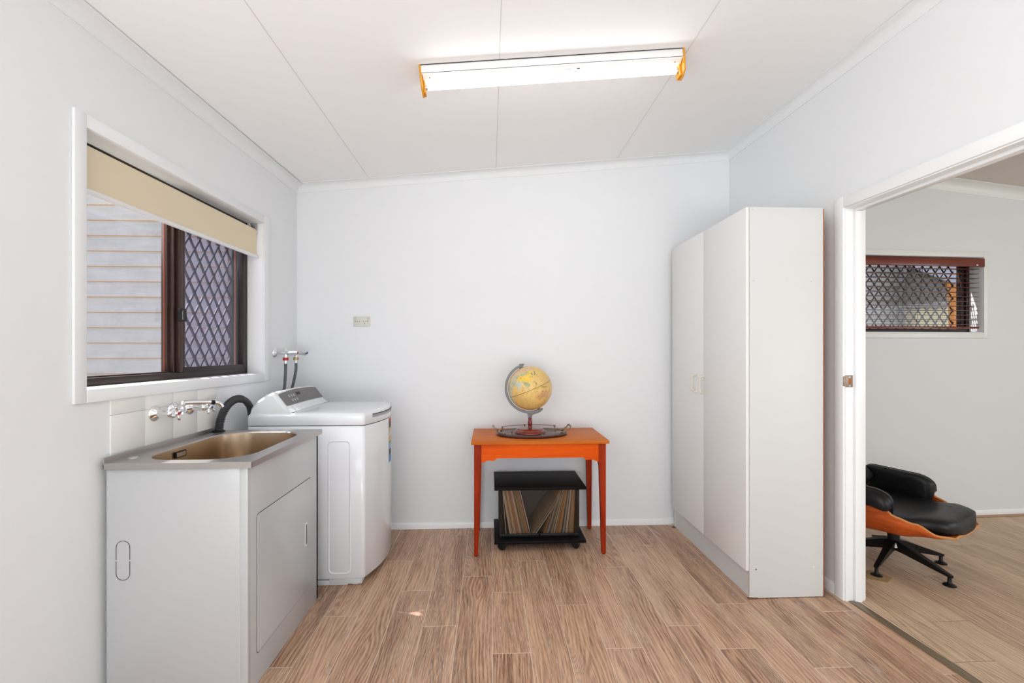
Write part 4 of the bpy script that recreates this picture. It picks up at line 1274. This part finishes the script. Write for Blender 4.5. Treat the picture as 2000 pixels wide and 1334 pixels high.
for s_ in (1, -1):
    b = MB()
    p0 = GC + ax * s_ * (GR - 0.002); p1 = GC + ax * s_ * (GR + 0.026)
    b.tube([p0, p1], [0.010, 0.0065], 16)
    q = GC + ax * s_ * 0.164
    b.tube([q - ev * 0.004 * 1, q + ev * 0.016, q + ev * 0.026 + ax * s_ * -0.003], [0.0085, 0.0075, 0.003], 10)
    if s_ > 0: b.tube([GC + ax * (GR - 0.001), GC + ax * (GR + 0.003)], [0.020, 0.012], 20)
    b.build('pivot', 'silver', mer)
b = MB()
b.prism([(-0.0125, 0.100), (0.0125, 0.100), (0.014, 0.113), (0.022, 0.122), (0.060, 0.134), (0.068, 0.146), (0.030, 0.138), (0.0, 0.136), (-0.030, 0.140), (-0.022, 0.130), (-0.014, 0.118)], 1, -0.006, 0.006, 0.0015)
b.build('yoke', 'silver', gb)
# the ball, with coarse continents as corner colours
PO = {
    'russia': ([(30, 70), (30, 50), (50, 51), (60, 52), (75, 54), (87, 49), (98, 50), (110, 49), (120, 51), (127, 50), (135, 48), (131, 43), (140, 50), (141, 58), (155, 59), (157, 51), (163, 57), (178, 62), (180, 69), (160, 70), (140, 73), (110, 76), (80, 73), (60, 69)], (232, 196, 150)),
    'kazakh': ([(50, 51), (60, 52), (75, 54), (87, 49), (80, 42), (68, 40), (60, 37), (53, 38), (50, 45)], (206, 202, 172)),
    'mongolia': ([(87, 49), (98, 50), (110, 49), (119, 47), (110, 43), (96, 43)], (176, 196, 150)),
    'china': ([(80, 42), (87, 49), (96, 43), (110, 43), (119, 47), (120, 51), (127, 50), (134, 47), (130, 42), (122, 40), (118, 38), (122, 36), (120, 31), (121, 28), (116, 23), (108, 21), (102, 22), (98, 26), (92, 28), (82, 30), (75, 36)], (244, 206, 92)),
    'middle east': ([(27, 40), (45, 41), (53, 38), (60, 37), (66, 37), (75, 36), (70, 30), (66, 25), (57, 26), (50, 30), (48, 29), (56, 24), (59, 22), (52, 16), (43, 13), (35, 28)], (196, 196, 160)),
    'india': ([(70, 30), (75, 36), (82, 30), (88, 27), (92, 28), (92, 22), (87, 21), (80, 15), (80, 12), (77, 8), (73, 17), (72, 21), (67, 25)], (206, 208, 190)),
    'indochina': ([(92, 22), (98, 26), (102, 22), (108, 21), (106, 18), (109, 13), (106, 9), (102, 12), (100, 8), (104, 2), (101, 3), (98, 10), (97, 17), (94, 17)], (168, 178, 122)),
    'korea': ([(125, 40), (130, 42), (129, 36), (126, 35)], (120, 158, 110)),
    'japan': ([(130, 33), (135, 36), (139, 38), (141, 45), (145, 43), (141, 38), (140, 35), (136, 34), (131, 31)], (112, 142, 92)),
    'sumatra': ([(95, 6), (100, 3), (106, -4), (104, -6), (98, 0)], (228, 190, 60)),
    'java': ([(105, -6), (115, -7), (120, -9), (106, -8)], (228, 190, 60)),
    'borneo': ([(109, 2), (113, 3), (117, 7), (119, 3), (116, -4), (110, -2)], (222, 186, 64)),
    'sulawesi': ([(119, 1), (125, 2), (121, 0), (123, -4), (120, -5)], (222, 186, 64)),
    'philippines': ([(120, 18), (122, 18), (124, 12), (126, 7), (122, 8), (120, 14)], (146, 160, 92)),
    'guinea': ([(131, -1), (138, -2), (147, -6), (150, -10), (143, -9), (138, -8), (133, -4)], (190, 172, 86)),
    'australia': ([(114, -22), (122, -18), (130, -12), (136, -12), (136, -16), (141, -17), (143, -11), (146, -19), (153, -26), (150, -37), (144, -38), (137, -34), (131, -32), (124, -33), (116, -35), (113, -26)], (222, 172, 118)),
    'tasmania': ([(145, -41), (148, -41), (147, -43)], (222, 172, 118)),
    'africa': ([(35, 28), (43, 12), (51, 12), (44, 2), (40, -5), (40, -15), (35, -20), (32, -28), (20, -34), (10, 0), (10, 30)], (206, 198, 158)),
    'madagascar': ([(44, -16), (49, -13), (50, -16), (47, -25), (44, -22)], (214, 176, 120)),
    'lanka': ([(80, 9), (82, 7), (80, 6)], (180, 180, 120)),
    'america': ([(-168, 66), (-150, 60), (-135, 58), (-125, 48), (-120, 34), (-105, 20), (-80, 25), (-70, 45), (-80, 70), (-140, 70)], (214, 190, 140)),
    'zealand': ([(172, -35), (178, -38), (174, -41), (168, -46), (172, -41)], (180, 170, 100)),
}
def inpoly(x, y, P):
    c_ = False; j = len(P) - 1
    for i in range(len(P)):
        if ((P[i][1] > y) != (P[j][1] > y)) and (x < (P[j][0] - P[i][0]) * (y - P[i][1]) / (P[j][1] - P[i][1]) + P[i][0]): c_ = not c_
        j = i
    return c_
BB = {k: (min(p[0] for p in v[0]), max(p[0] for p in v[0]), min(p[1] for p in v[0]), max(p[1] for p in v[0])) for k, v in PO.items()}
NU, NV = 300, 150
rn = random.Random(2)
ocean = srgb(236, 198, 122)
lin = {k: srgb(*v[1]) for k, v in PO.items()}
gv, gf, gc = [], [], []
for j in range(NV + 1):
    lat = -pi / 2 + pi * j / NV
    for i in range(NU):
        lon = 2 * pi * i / NU - pi
        q = lon - radians(107)
        gv.append(GC + GR * (cos(lat) * sin(q) * ev + sin(lat) * ax + cos(lat) * cos(q) * nv))
        la_, lo_ = math.degrees(lat) + 1.1 * sin(lon * 37) * cos(lat * 29), math.degrees(lon) + 1.1 * sin(lat * 41 + lon * 13)
        col = ocean
        for k, (x0, x1, y0, y1) in BB.items():
            if x0 <= lo_ <= x1 and y0 <= la_ <= y1 and inpoly(lo_, la_, PO[k][0]): col = lin[k]; break
        if j == NV // 2: col = srgb(120, 78, 44)
        gc.append(col)
for j in range(NV):
    for i in range(NU):
        a_, b_ = j * NU + i, j * NU + (i + 1) % NU
        gf.append((a_, b_, b_ + NU, a_ + NU))
me = bpy.data.meshes.new('globe_ball'); me.from_pydata([tuple(v) for v in gv], [], gf)
ca = me.color_attributes.new('map', 'FLOAT_COLOR', 'POINT')
for i, c_ in enumerate(gc): ca.data[i].color = c_
me.polygons.foreach_set('use_smooth', [True] * len(me.polygons))
t = NT('globe_map')
at = t.node('ShaderNodeAttribute', attribute_name='map')
c = t.coords()
rot = t.node('ShaderNodeMapping'); rot.inputs['Rotation'].default_value = (0, -TIL * -1.0, 0); t.link(c, rot.inputs['Vector'])
tiny = t.noise(t.mapping(rot.outputs[0], (150, 150, 420)), 1.0, 2, 0.6)
mid = t.noise(t.mapping(c, (22, 22, 22)), 1.0, 2, 0.6)
sp_ = t.math('MULTIPLY', t.math('MULTIPLY', t.math('SUBTRACT', tiny, 0.55), 14.0, True), t.math('MULTIPLY', t.math('SUBTRACT', mid, 0.40), 7.0, True))
t.link(t.mix(t.math('MULTIPLY', sp_, 0.75), at.outputs['Color'], srgb(96, 78, 50)), t.p.inputs['Base Color'])
t.p.inputs['Roughness'].default_value = 0.28
me.materials.append(t.m)
go = bpy.data.objects.new('globe_ball', me); C.objects.link(go); go.parent = gb

# ------------------------------------------------------------------ black record cabinet
rc = thing('record_cabinet', 'small black glass fronted cabinet on castors under the table', 'cabinet', (0.025, 2.945, 0))
b = MB().box(0, 0.600, 0, 0.405, 0.400, 0.418, 0.002)
tpp = b.build('cabinet_top', 'black_lam', rc)
for x, y in ((0.045, 0.05), (0.555, 0.05), (0.045, 0.35), (0.555, 0.35)): MB().lathe([(0.0045, 0), (0.0045, 0.0006)], (x, y, 0.4178), 12).build('dowel_cap', 'black', tpp)
MB().box(0, 0.600, 0, 0.405, 0.052, 0.070, 0.002).build('cabinet_base', 'black_lam', rc)
for x in (0.040, 0.560):
    MB().box(x - 0.008, x + 0.008, 0.075, 0.395, 0.070, 0.400).build('side_panel', 'black_lam', rc)
MB().box(0.048, 0.552, 0.388, 0.394, 0.070, 0.400).build('back_panel', M.setdefault('backp', plain('grey_hardboard', srgb(92, 88, 90), 0.7)), rc)
for xa, xb, hx in ((0.036, 0.2985, 0.275), (0.3015, 0.564, 0.330)):
    dd = MB().box(xa, xb, 0.064, 0.069, 0.073, 0.397).build('glass_door', 'smoke', rc)
    MB().box(xa + 0.005, xb - 0.002, 0.0625, 0.071, 0.074, 0.092, 0.001).build('bottom_trim', 'black', dd)
    MB().box(hx - 0.020, hx + 0.022, 0.061, 0.071, 0.379, 0.398, 0.002).build('door_catch', 'black', dd)
    hxx = xa if xa < 0.1 else xb - 0.028
    MB().box(hxx, hxx + 0.028, 0.0605, 0.071, 0.383, 0.398, 0.002).build('door_hinge', 'black', dd)
    MB().box(hxx, hxx + 0.030, 0.0605, 0.071, 0.072, 0.094, 0.002).build('door_hinge', 'black', dd)
for x, y in ((0.050, 0.045), (0.540, 0.045), (0.050, 0.36), (0.540, 0.36)):
    b = MB()
    for s_ in (-0.0085, 0.0085): b.lathe([(0.006, -0.006), (0.021, -0.006), (0.0245, -0.003), (0.0245, 0.003), (0.021, 0.006), (0.006, 0.006)], seg=22, mat=Matrix.Translation((x, y, 0.0246)) @ Matrix.Rotation(radians(62), 4, 'Z') @ Matrix.Translation((s_, 0, 0)) @ Matrix.Rotation(pi / 2, 4, 'Y'))
    b.box(x - 0.014, x + 0.014, y - 0.012, y + 0.018, 0.030, 0.053, 0.006)
    b.build('castor', 'black', rc)

# records
def sleeve_mat(i):
    cols_ = [(226, 206, 168), (204, 160, 96), (232, 226, 210), (150, 128, 92), (196, 132, 68), (110, 96, 78), (214, 184, 130), (86, 78, 72), (206, 122, 96), (176, 176, 168), (60, 56, 54), (188, 150, 92)]
    return plain('sleeve_%d' % i, srgb(*cols_[i]), 0.8, var=0.45)
SM = [sleeve_mat(i) for i in range(12)]
SN = ['cream', 'tan', 'white', 'olive brown', 'ochre', 'dark taupe', 'buff', 'charcoal', 'salmon', 'pale grey', 'black', 'mustard']
rr_ = random.Random(11)
sleeve_cache = {}


def sleeve(ci, th, xb, lean, stack, h=None, y0=3.030):
    """upright sleeve, thickness th, bottom left corner at xb, leaning by angle (positive = top to the right)"""
    key = (ci, round(th, 4))
    if key not in sleeve_cache:
        b = MB().box(0, th, 0, 0.308, 0, 0.310, min(0.0008, th * 0.3))
        o = b.build('record_sleeve', SM[ci]); sleeve_cache[key] = o.data
    else:
        o = bpy.data.objects.new('record_sleeve', sleeve_cache[key]); C.objects.link(o)
    zb = 0.0710 + (th * sin(lean) if lean > 0 else 0.0)
    o.location = (xb, y0 + rr_.uniform(-0.004, 0.004), zb)
    o.rotation_euler = (0, lean, 0)
    lab = {'L': '%s record sleeve leaning left among the packed left half of the black cabinet',
           'R': '%s record sleeve leaning right among the packed right half of the black cabinet'}[stack[0]] if len(stack) == 1 else stack
    tag(o, lab % SN[ci] if '%s' in lab else lab, 'record', {'L': 'records in the left half of the black cabinet', 'R': 'records in the right half of the black cabinet'}.get(stack, 'single records in the black cabinet'))
    return o


# left stack, fanned and leaning left; bottoms from x=0.134 to 0.275
o = sleeve(2, 0.0030, 0.103, radians(-4.4), 'lone white record sleeve standing at the far left of the black cabinet')
seq = [0, 2, 1, 6, 5, 0, 6, 2, 4, 11, 4, 4, 9, 8, 2, 0, 11, 3, 5, 6, 3, 1, 5, 6, 3, 1, 8, 7, 2, 7]


def fan(seq, x0, x1, lean0, lean1, stack, power=1.0):
    """pack sleeves so that neither their feet nor their tops run into each other"""
    x, i, ln = x0, 0, lean0
    made = []
    while i < len(seq):
        th = rr_.choice((0.0029, 0.0033, 0.0038, 0.0042))
        if x > x1: break
        made.append((sleeve(seq[i], th, x, ln, stack, y0=3.032), SN[seq[i]]))
        top = x + 0.311 * sin(ln) + th / cos(ln)
        nx = x + th / cos(ln) + 0.0004
        f = min(1.0, (nx - x0) / (x1 - x0)); l2 = lean0 + (lean1 - lean0) * f ** power
        while nx + 0.311 * sin(l2) < top + 0.0004:
            nx += 0.0003; f = min(1.0, (nx - x0) / (x1 - x0)); l2 = lean0 + (lean1 - lean0) * f ** power
        x, ln = nx, l2; i += 1
    side = 'left-leaning stack' if stack == 'L' else 'right-leaning stack'
    labs = []
    for k, (o_, nm) in enumerate(made):
        if k == 0: t_ = '%s record sleeve at the left end of the %s in the black cabinet' % (nm, side)
        elif k == len(made) - 1: t_ = '%s record sleeve at the right end of the %s in the black cabinet' % (nm, side)
        else: t_ = '%s record sleeve between %s and %s ones in the cabinet %s' % (nm, made[k - 1][1], made[k + 1][1], side)
        labs.append(t_)
    for k, (o_, nm) in enumerate(made):
        t_ = labs[k]
        if labs.count(t_) == 2: t_ = ('left one: ' if labs.index(labs[k]) == k else 'right one: ') + t_.replace('record sleeve ', 'sleeve ')
        o_['label'] = t_


fan(seq, 0.130, 0.268, radians(-9.5), radians(-14.0), 'L')
sleeve(3, 0.0045, 0.276, radians(34), 'olive brown record sleeve leaning steeply right at the cabinet middle')
sleeve(9, 0.0050, 0.293, radians(34.0), 'pale grey record sleeve, right one of the steep pair')
fan([4, 5, 9, 9, 5, 3, 6, 3, 2, 3, 11, 4, 4, 1, 11, 7, 9, 9, 7, 0, 0, 3, 4, 9, 1, 11, 4, 3, 1, 4, 3, 5], 0.354, 0.556, radians(19.5), radians(2.0), 'R', 0.9)

# ------------------------------------------------------------------ wardrobe
wr = thing('wardrobe', 'tall white laminate two door wardrobe beside the doorway', 'wardrobe', (1.345, 2.331, 0))
H = 2.062; W_ = 0.990; DD = 0.415
b = MB().box(0.017, DD, 0.0, 0.016, 0.004, H, 0.0008)
sd = b.build('side_panel', ['laminate'], wr)
MB().box(0.0155, 0.0185, 0.0003, 0.0157, 0.006, H - 0.001).build('edge_strip', 'edge', sd)
MB().box(0.017, DD, W_ - 0.016, W_, 0.004, H, 0.0008).build('side_panel', 'laminate', wr)
MB().box(0.020, DD - 0.004, 0.016, W_ - 0.016, H - 0.018, H - 0.001).build('top_panel', 'laminate', wr)
MB().box(0.020, DD - 0.004, 0.016, W_ - 0.016, 0.140, 0.156).build('bottom_panel', 'laminate', wr)
MB().box(0.024, 0.040, 0.016, W_ - 0.016, 0.0, 0.140).build('kickboard', 'laminate', wr)
MB().box(DD - 0.001, DD + 0.007, 0.002, W_ - 0.002, 0.01, H - 0.004).build('back_board', 'mdf', wr)
for ya, yb, hy in ((0.006, 0.4845, 0.470), (0.4875, 0.982, 0.582)):
    dd = MB().box(0.0, 0.0155, ya, yb, 0.145, H, 0.0007).build('door', 'door_lam', wr)
    # D handle
    z0_, z1_ = (1.040, 1.146)
    pts = spline([(0.0, 0, z0_), (-0.016, 0, z0_), (-0.026, 0, z0_ + 0.004), (-0.031, 0, z0_ + 0.016), (-0.031, 0, (z0_ + z1_) / 2), (-0.031, 0, z1_ - 0.016), (-0.026, 0, z1_ - 0.004), (-0.016, 0, z1_), (0.0, 0, z1_)], 5)
    MB().tube([(p.x, hy, p.z) for p in pts], 0.0052, 12).build('handle', 'handle', dd)
for x, z in ((0.032, 2.052), (0.349, 2.052), (0.397, 2.019), (0.037, 1.676), (0.353, 1.674), (0.363, 0.158), (0.028, 0.040)):
    MB().lathe([(0.0062, 0), (0.0055, 0.0016), (0.003, 0.0024), (0.0, 0.0026)], seg=14, mat=Matrix.Translation((x, 0.0, z)) @ Matrix.Rotation(pi / 2, 4, 'X')).build('screw_cover', 'laminate', sd)
MB().lathe([(0.0038, -0.001), (0.0038, 0.0006)], seg=12, mat=Matrix.Translation((0.050, 0.0, 0.155)) @ Matrix.Rotation(pi / 2, 4, 'X')).build('screw_hole', 'dark_gap', sd)
rs = random.Random(5)
for (cx_, cy_) in ((0.035, 0.004), (0.022, 0.975)):
    b = MB()
    for k in range(14): b.sphere((cx_ + rs.uniform(-0.022, 0.028), cy_ + rs.uniform(-0.006, 0.006), 0.003 + rs.random() * 0.003), rs.uniform(0.004, 0.007), 8, 6, sc=(1.4, 1, 0.6))
    b.build('swollen_chipboard', 'swollen', wr)

# ------------------------------------------------------------------ lounge chair in the side room
CH = radians(-62)
ch = thing('lounge_chair', 'black leather lounge chair with orange timber shell in the side room', 'lounge chair', (2.480, 2.690, 0), CH)
b = MB().cyl((0, 0, 0.105), (0, 0, 0.145), 0.036, 0.030, 24)
MB().cyl((0, 0, 0.140), (0, 0, 0.262), 0.030, 0.034, 24).box(-0.13, 0.13, -0.10, 0.10, 0.250, 0.266, 0.004).build('pedestal_post', 'black', ch)
b.build('hub', 'alum', ch)
for k in range(5):
    a = radians(284 + 72 * k) - CH
    d = Vector((cos(a), sin(a), 0)); s = Vector((-sin(a), cos(a), 0))
    rr = []
    for r_, hw, zt, zb in ((0.015, 0.020, 0.150, 0.085), (0.06, 0.020, 0.142, 0.082), (0.20, 0.014, 0.092, 0.058), (0.292, 0.011, 0.060, 0.044), (0.300, 0.010, 0.056, 0.046)):
        p = d * r_
        rr.append([(p.x - s.x * hw, p.y - s.y * hw, zt), (p.x + s.x * hw, p.y + s.y * hw, zt), (p.x + s.x * hw * 0.6, p.y + s.y * hw * 0.6, zb), (p.x - s.x * hw * 0.6, p.y - s.y * hw * 0.6, zb)])
    l = MB().rings(rr).build('leg', 'black', ch, ang=30)
    p = d * 0.286
    MB().lathe([(0.0, 0.0), (0.030, 0.0), (0.031, 0.003), (0.026, 0.008), (0.014, 0.013), (0.010, 0.018), (0.009, 0.048)], (p.x, p.y, 0.0), 24).build('glide', 'black', l)

SWX = 0.0


def lerp(tab, x):
    if x <= tab[0][0]: return tab[0][1]
    for (a, va), (b_, vb_) in zip(tab, tab[1:]):
        if x <= b_:
            t_ = (x - a) / (b_ - a); t_ = t_ * t_ * (3 - 2 * t_)
            return va + (vb_ - va) * t_
    return tab[-1][1]


half = [(-0.30, 0.29), (-0.05, 0.335), (0.10, 0.325), (0.22, 0.295), (0.29, 0.262), (0.335, 0.19)]
basez = [(-0.30, 0.225), (-0.10, 0.245), (0.12, 0.252), (0.25, 0.275), (0.335, 0.288)]
sideh = [(-0.30, 0.17), (-0.02, 0.19), (0.03, 0.18), (0.12, 0.110), (0.20, 0.075), (0.29, 0.018), (0.335, 0.0)]


def shell_pt(x, t_, off=0.0):
    """t in -1..1 across the seat shell; off = along the inward normal"""
    w = lerp(half, x); h = lerp(sideh, x); zb = lerp(basez, x)
    a = abs(t_); sg = 1 if t_ >= 0 else -1
    # flat middle then rising side
    if a < 0.55: y = a / 0.55 * (w - 0.055); z = 0.012 * (a / 0.55) ** 2
    else:
        q = (a - 0.55) / 0.45; y = (w - 0.055) + 0.055 * sin(min(1, q * 1.4) * pi / 2); z = 0.012 + h * (q ** 1.25)
    yy = sg * (y - off * min(1.0, max(0, (a - 0.5) * 2.4)))
    return (x, yy, zb + z + off * (1 - min(1.0, max(0, (a - 0.5) * 2.0)) * 0.85))


xs_ = [-0.30 + 0.635 * k / 30 for k in range(31)]; ts_ = [-1 + 2 * k / 32 for k in range(33)]
rr = []
for x in xs_:
    o_ = [shell_pt(x, t_) for t_ in ts_]; i_ = [shell_pt(x, t_, 0.012) for t_ in reversed(ts_)]
    rr.append(o_ + i_)
MB().rings(rr).build('seat_shell', 'rosewood', ch, ang=50)
b = MB()
for t_ in (1,):
    pass
rim = [shell_pt(x, 1.0, 0.006) for x in xs_] + [shell_pt(0.335, t_, 0.006) for t_ in reversed(ts_)] + [shell_pt(x, -1.0, 0.006) for x in reversed(xs_)]
b.tube([(p[0], p[1], p[2] + 0.001) for p in rim], 0.0064, 8)
b.build('shell_edge', 'ply_edge', ch)
# seat cushion
rr = []
cxs = [-0.27 + 0.600 * (0.5 - 0.5 * cos(pi * k / 28)) for k in range(29)]
for j, x in enumerate(cxs):
    f = (x + 0.27) / 0.600
    e = min(1.0, min(f, 1 - f) / 0.10); e = sqrt(max(0.0, 1 - (1 - e) ** 2))
    w = lerp(half, x) - 0.020 - 0.09 * (1 - e)
    w = min(w, 0.308)
    zb = lerp(basez, x) + 0.014
    th = 0.022 + 0.092 * e
    if x > 0.2: th *= 1.0 - 0.15 * (x - 0.2) / 0.2
    ring = []
    for k in range(28):
        a = 2 * pi * k / 28
        cy = cos(a); sz = sin(a)
        yy = w * (abs(cy) ** 0.55) * (1 if cy > 0 else -1)
        zz = zb + th * 0.5 + th * 0.5 * (abs(sz) ** 0.7) * (1 if sz > 0 else -1) - (0.010 * (1 - (yy / max(w, 0.01)) ** 2) if sz > 0 else 0)
        ring.append((x + 0.012 * (f > 0.95), yy, zz + 0.012 * (yy / 0.3) ** 2))
    rr.append(ring)
MB().rings(rr).build('seat_cushion', 'leather', ch, ang=80)
# armrests
for s_ in (1, -1):
    rr = []
    for k in range(17):
        f = 0.5 - 0.5 * cos(pi * k / 16); x = -0.27 + 0.375 * f
        e = min(1.0, min(f, 1 - f) / 0.14); e = sqrt(max(0.0, 1 - (1 - e) ** 2)) * 0.96 + 0.04
        hw = 0.054 * (0.3 + 0.7 * e); hh = 0.048 * (0.25 + 0.75 * e)
        cz = 0.458 + 0.016 * (1 - f)
        if f > 0.8: cz -= 0.02 * (f - 0.8) / 0.2
        ring = []
        for j in range(24):
            a = 2 * pi * j / 24; ca, sa = cos(a), sin(a)
            ring.append((x, s_ * (0.318 + hw * abs(ca) ** 0.7 * (1 if ca > 0 else -1)), cz + hh * abs(sa) ** 0.7 * (1 if sa > 0 else -1) - 0.010 * ca + (0.075 * e * ca * (-sa) if (ca < 0 and sa < 0) else 0) * 2.6))
        rr.append(ring)
    am = MB().rings(rr).build('armrest', 'leather', ch, ang=80)
    b = MB().tube([(r_[6][0], r_[6][1] + 0.0, r_[6][2] + 0.001) for r_ in rr], 0.0022, 6)
    b.tube([(r_[23][0], r_[23][1], r_[23][2]) for r_ in rr], 0.0030, 6)
    b.build('piping', 'leather', am)


# reclined back: two shells with cushions
def back_part(name_s, name_c, x0, z0, L_, w, tilt):
    dx, dz = -sin(tilt), cos(tilt)
    rs_, rc_ = [], []
    for k in range(17):
        f = k / 16; s = L_ * f
        e = min(1.0, min(f, 1 - f) / 0.2); e = sqrt(max(0.0, 1 - (1 - e) ** 2))
        ww_ = w * (0.72 + 0.28 * e)
        px, pz = x0 + dx * s, z0 + dz * s
        sec, sec2 = [], []
        for t_ in [-1 + 2 * q / 16 for q in range(17)]:
            cv = 0.085 * t_ * t_
            sec.append((px + cv * cos(tilt), t_ * ww_, pz + cv * sin(tilt)))
        for t_ in [1 - 2 * q / 16 for q in range(17)]:
            cv = 0.085 * t_ * t_ + 0.012
            sec.append((px + cv * cos(tilt), t_ * ww_, pz + cv * sin(tilt)))
        rs_.append(sec)
        for q in range(24):
            a = 2 * pi * q / 24; ca, sa = cos(a), sin(a)
            yy = (ww_ - 0.02) * abs(ca) ** 0.6 * (1 if ca > 0 else -1)
            cv = 0.085 * (yy / ww_) ** 2 + 0.016 + (0.012 + 0.036 * e) * (1 + abs(sa) ** 0.7 * (1 if sa > 0 else -1))
            sec2.append((px + cv * cos(tilt), yy, pz + cv * sin(tilt)))
        rc_.append(sec2)
    MB().rings(rs_).build(name_s, 'rosewood', ch, ang=50)
    MB().rings(rc_).build(name_c, 'leather', ch, ang=80)


back_part('back_shell', 'back_cushion', -0.270, 0.335, 0.26, 0.28, radians(50))
back_part('headrest_shell', 'headrest_cushion', -0.470, 0.515, 0.20, 0.24, radians(35))

cp = MB()
cp.prism([(2.217, 2.593), (2.151, 2.505), (2.226, 2.455), (2.300, 2.500), (2.283, 2.575), (2.251, 2.599)], 2, 0.0005, 0.004)
tag(cp.build('carpet_offcut', 'carpet', flat=True), 'small tan carpet offcut under the near foot of the lounge chair', 'carpet piece')
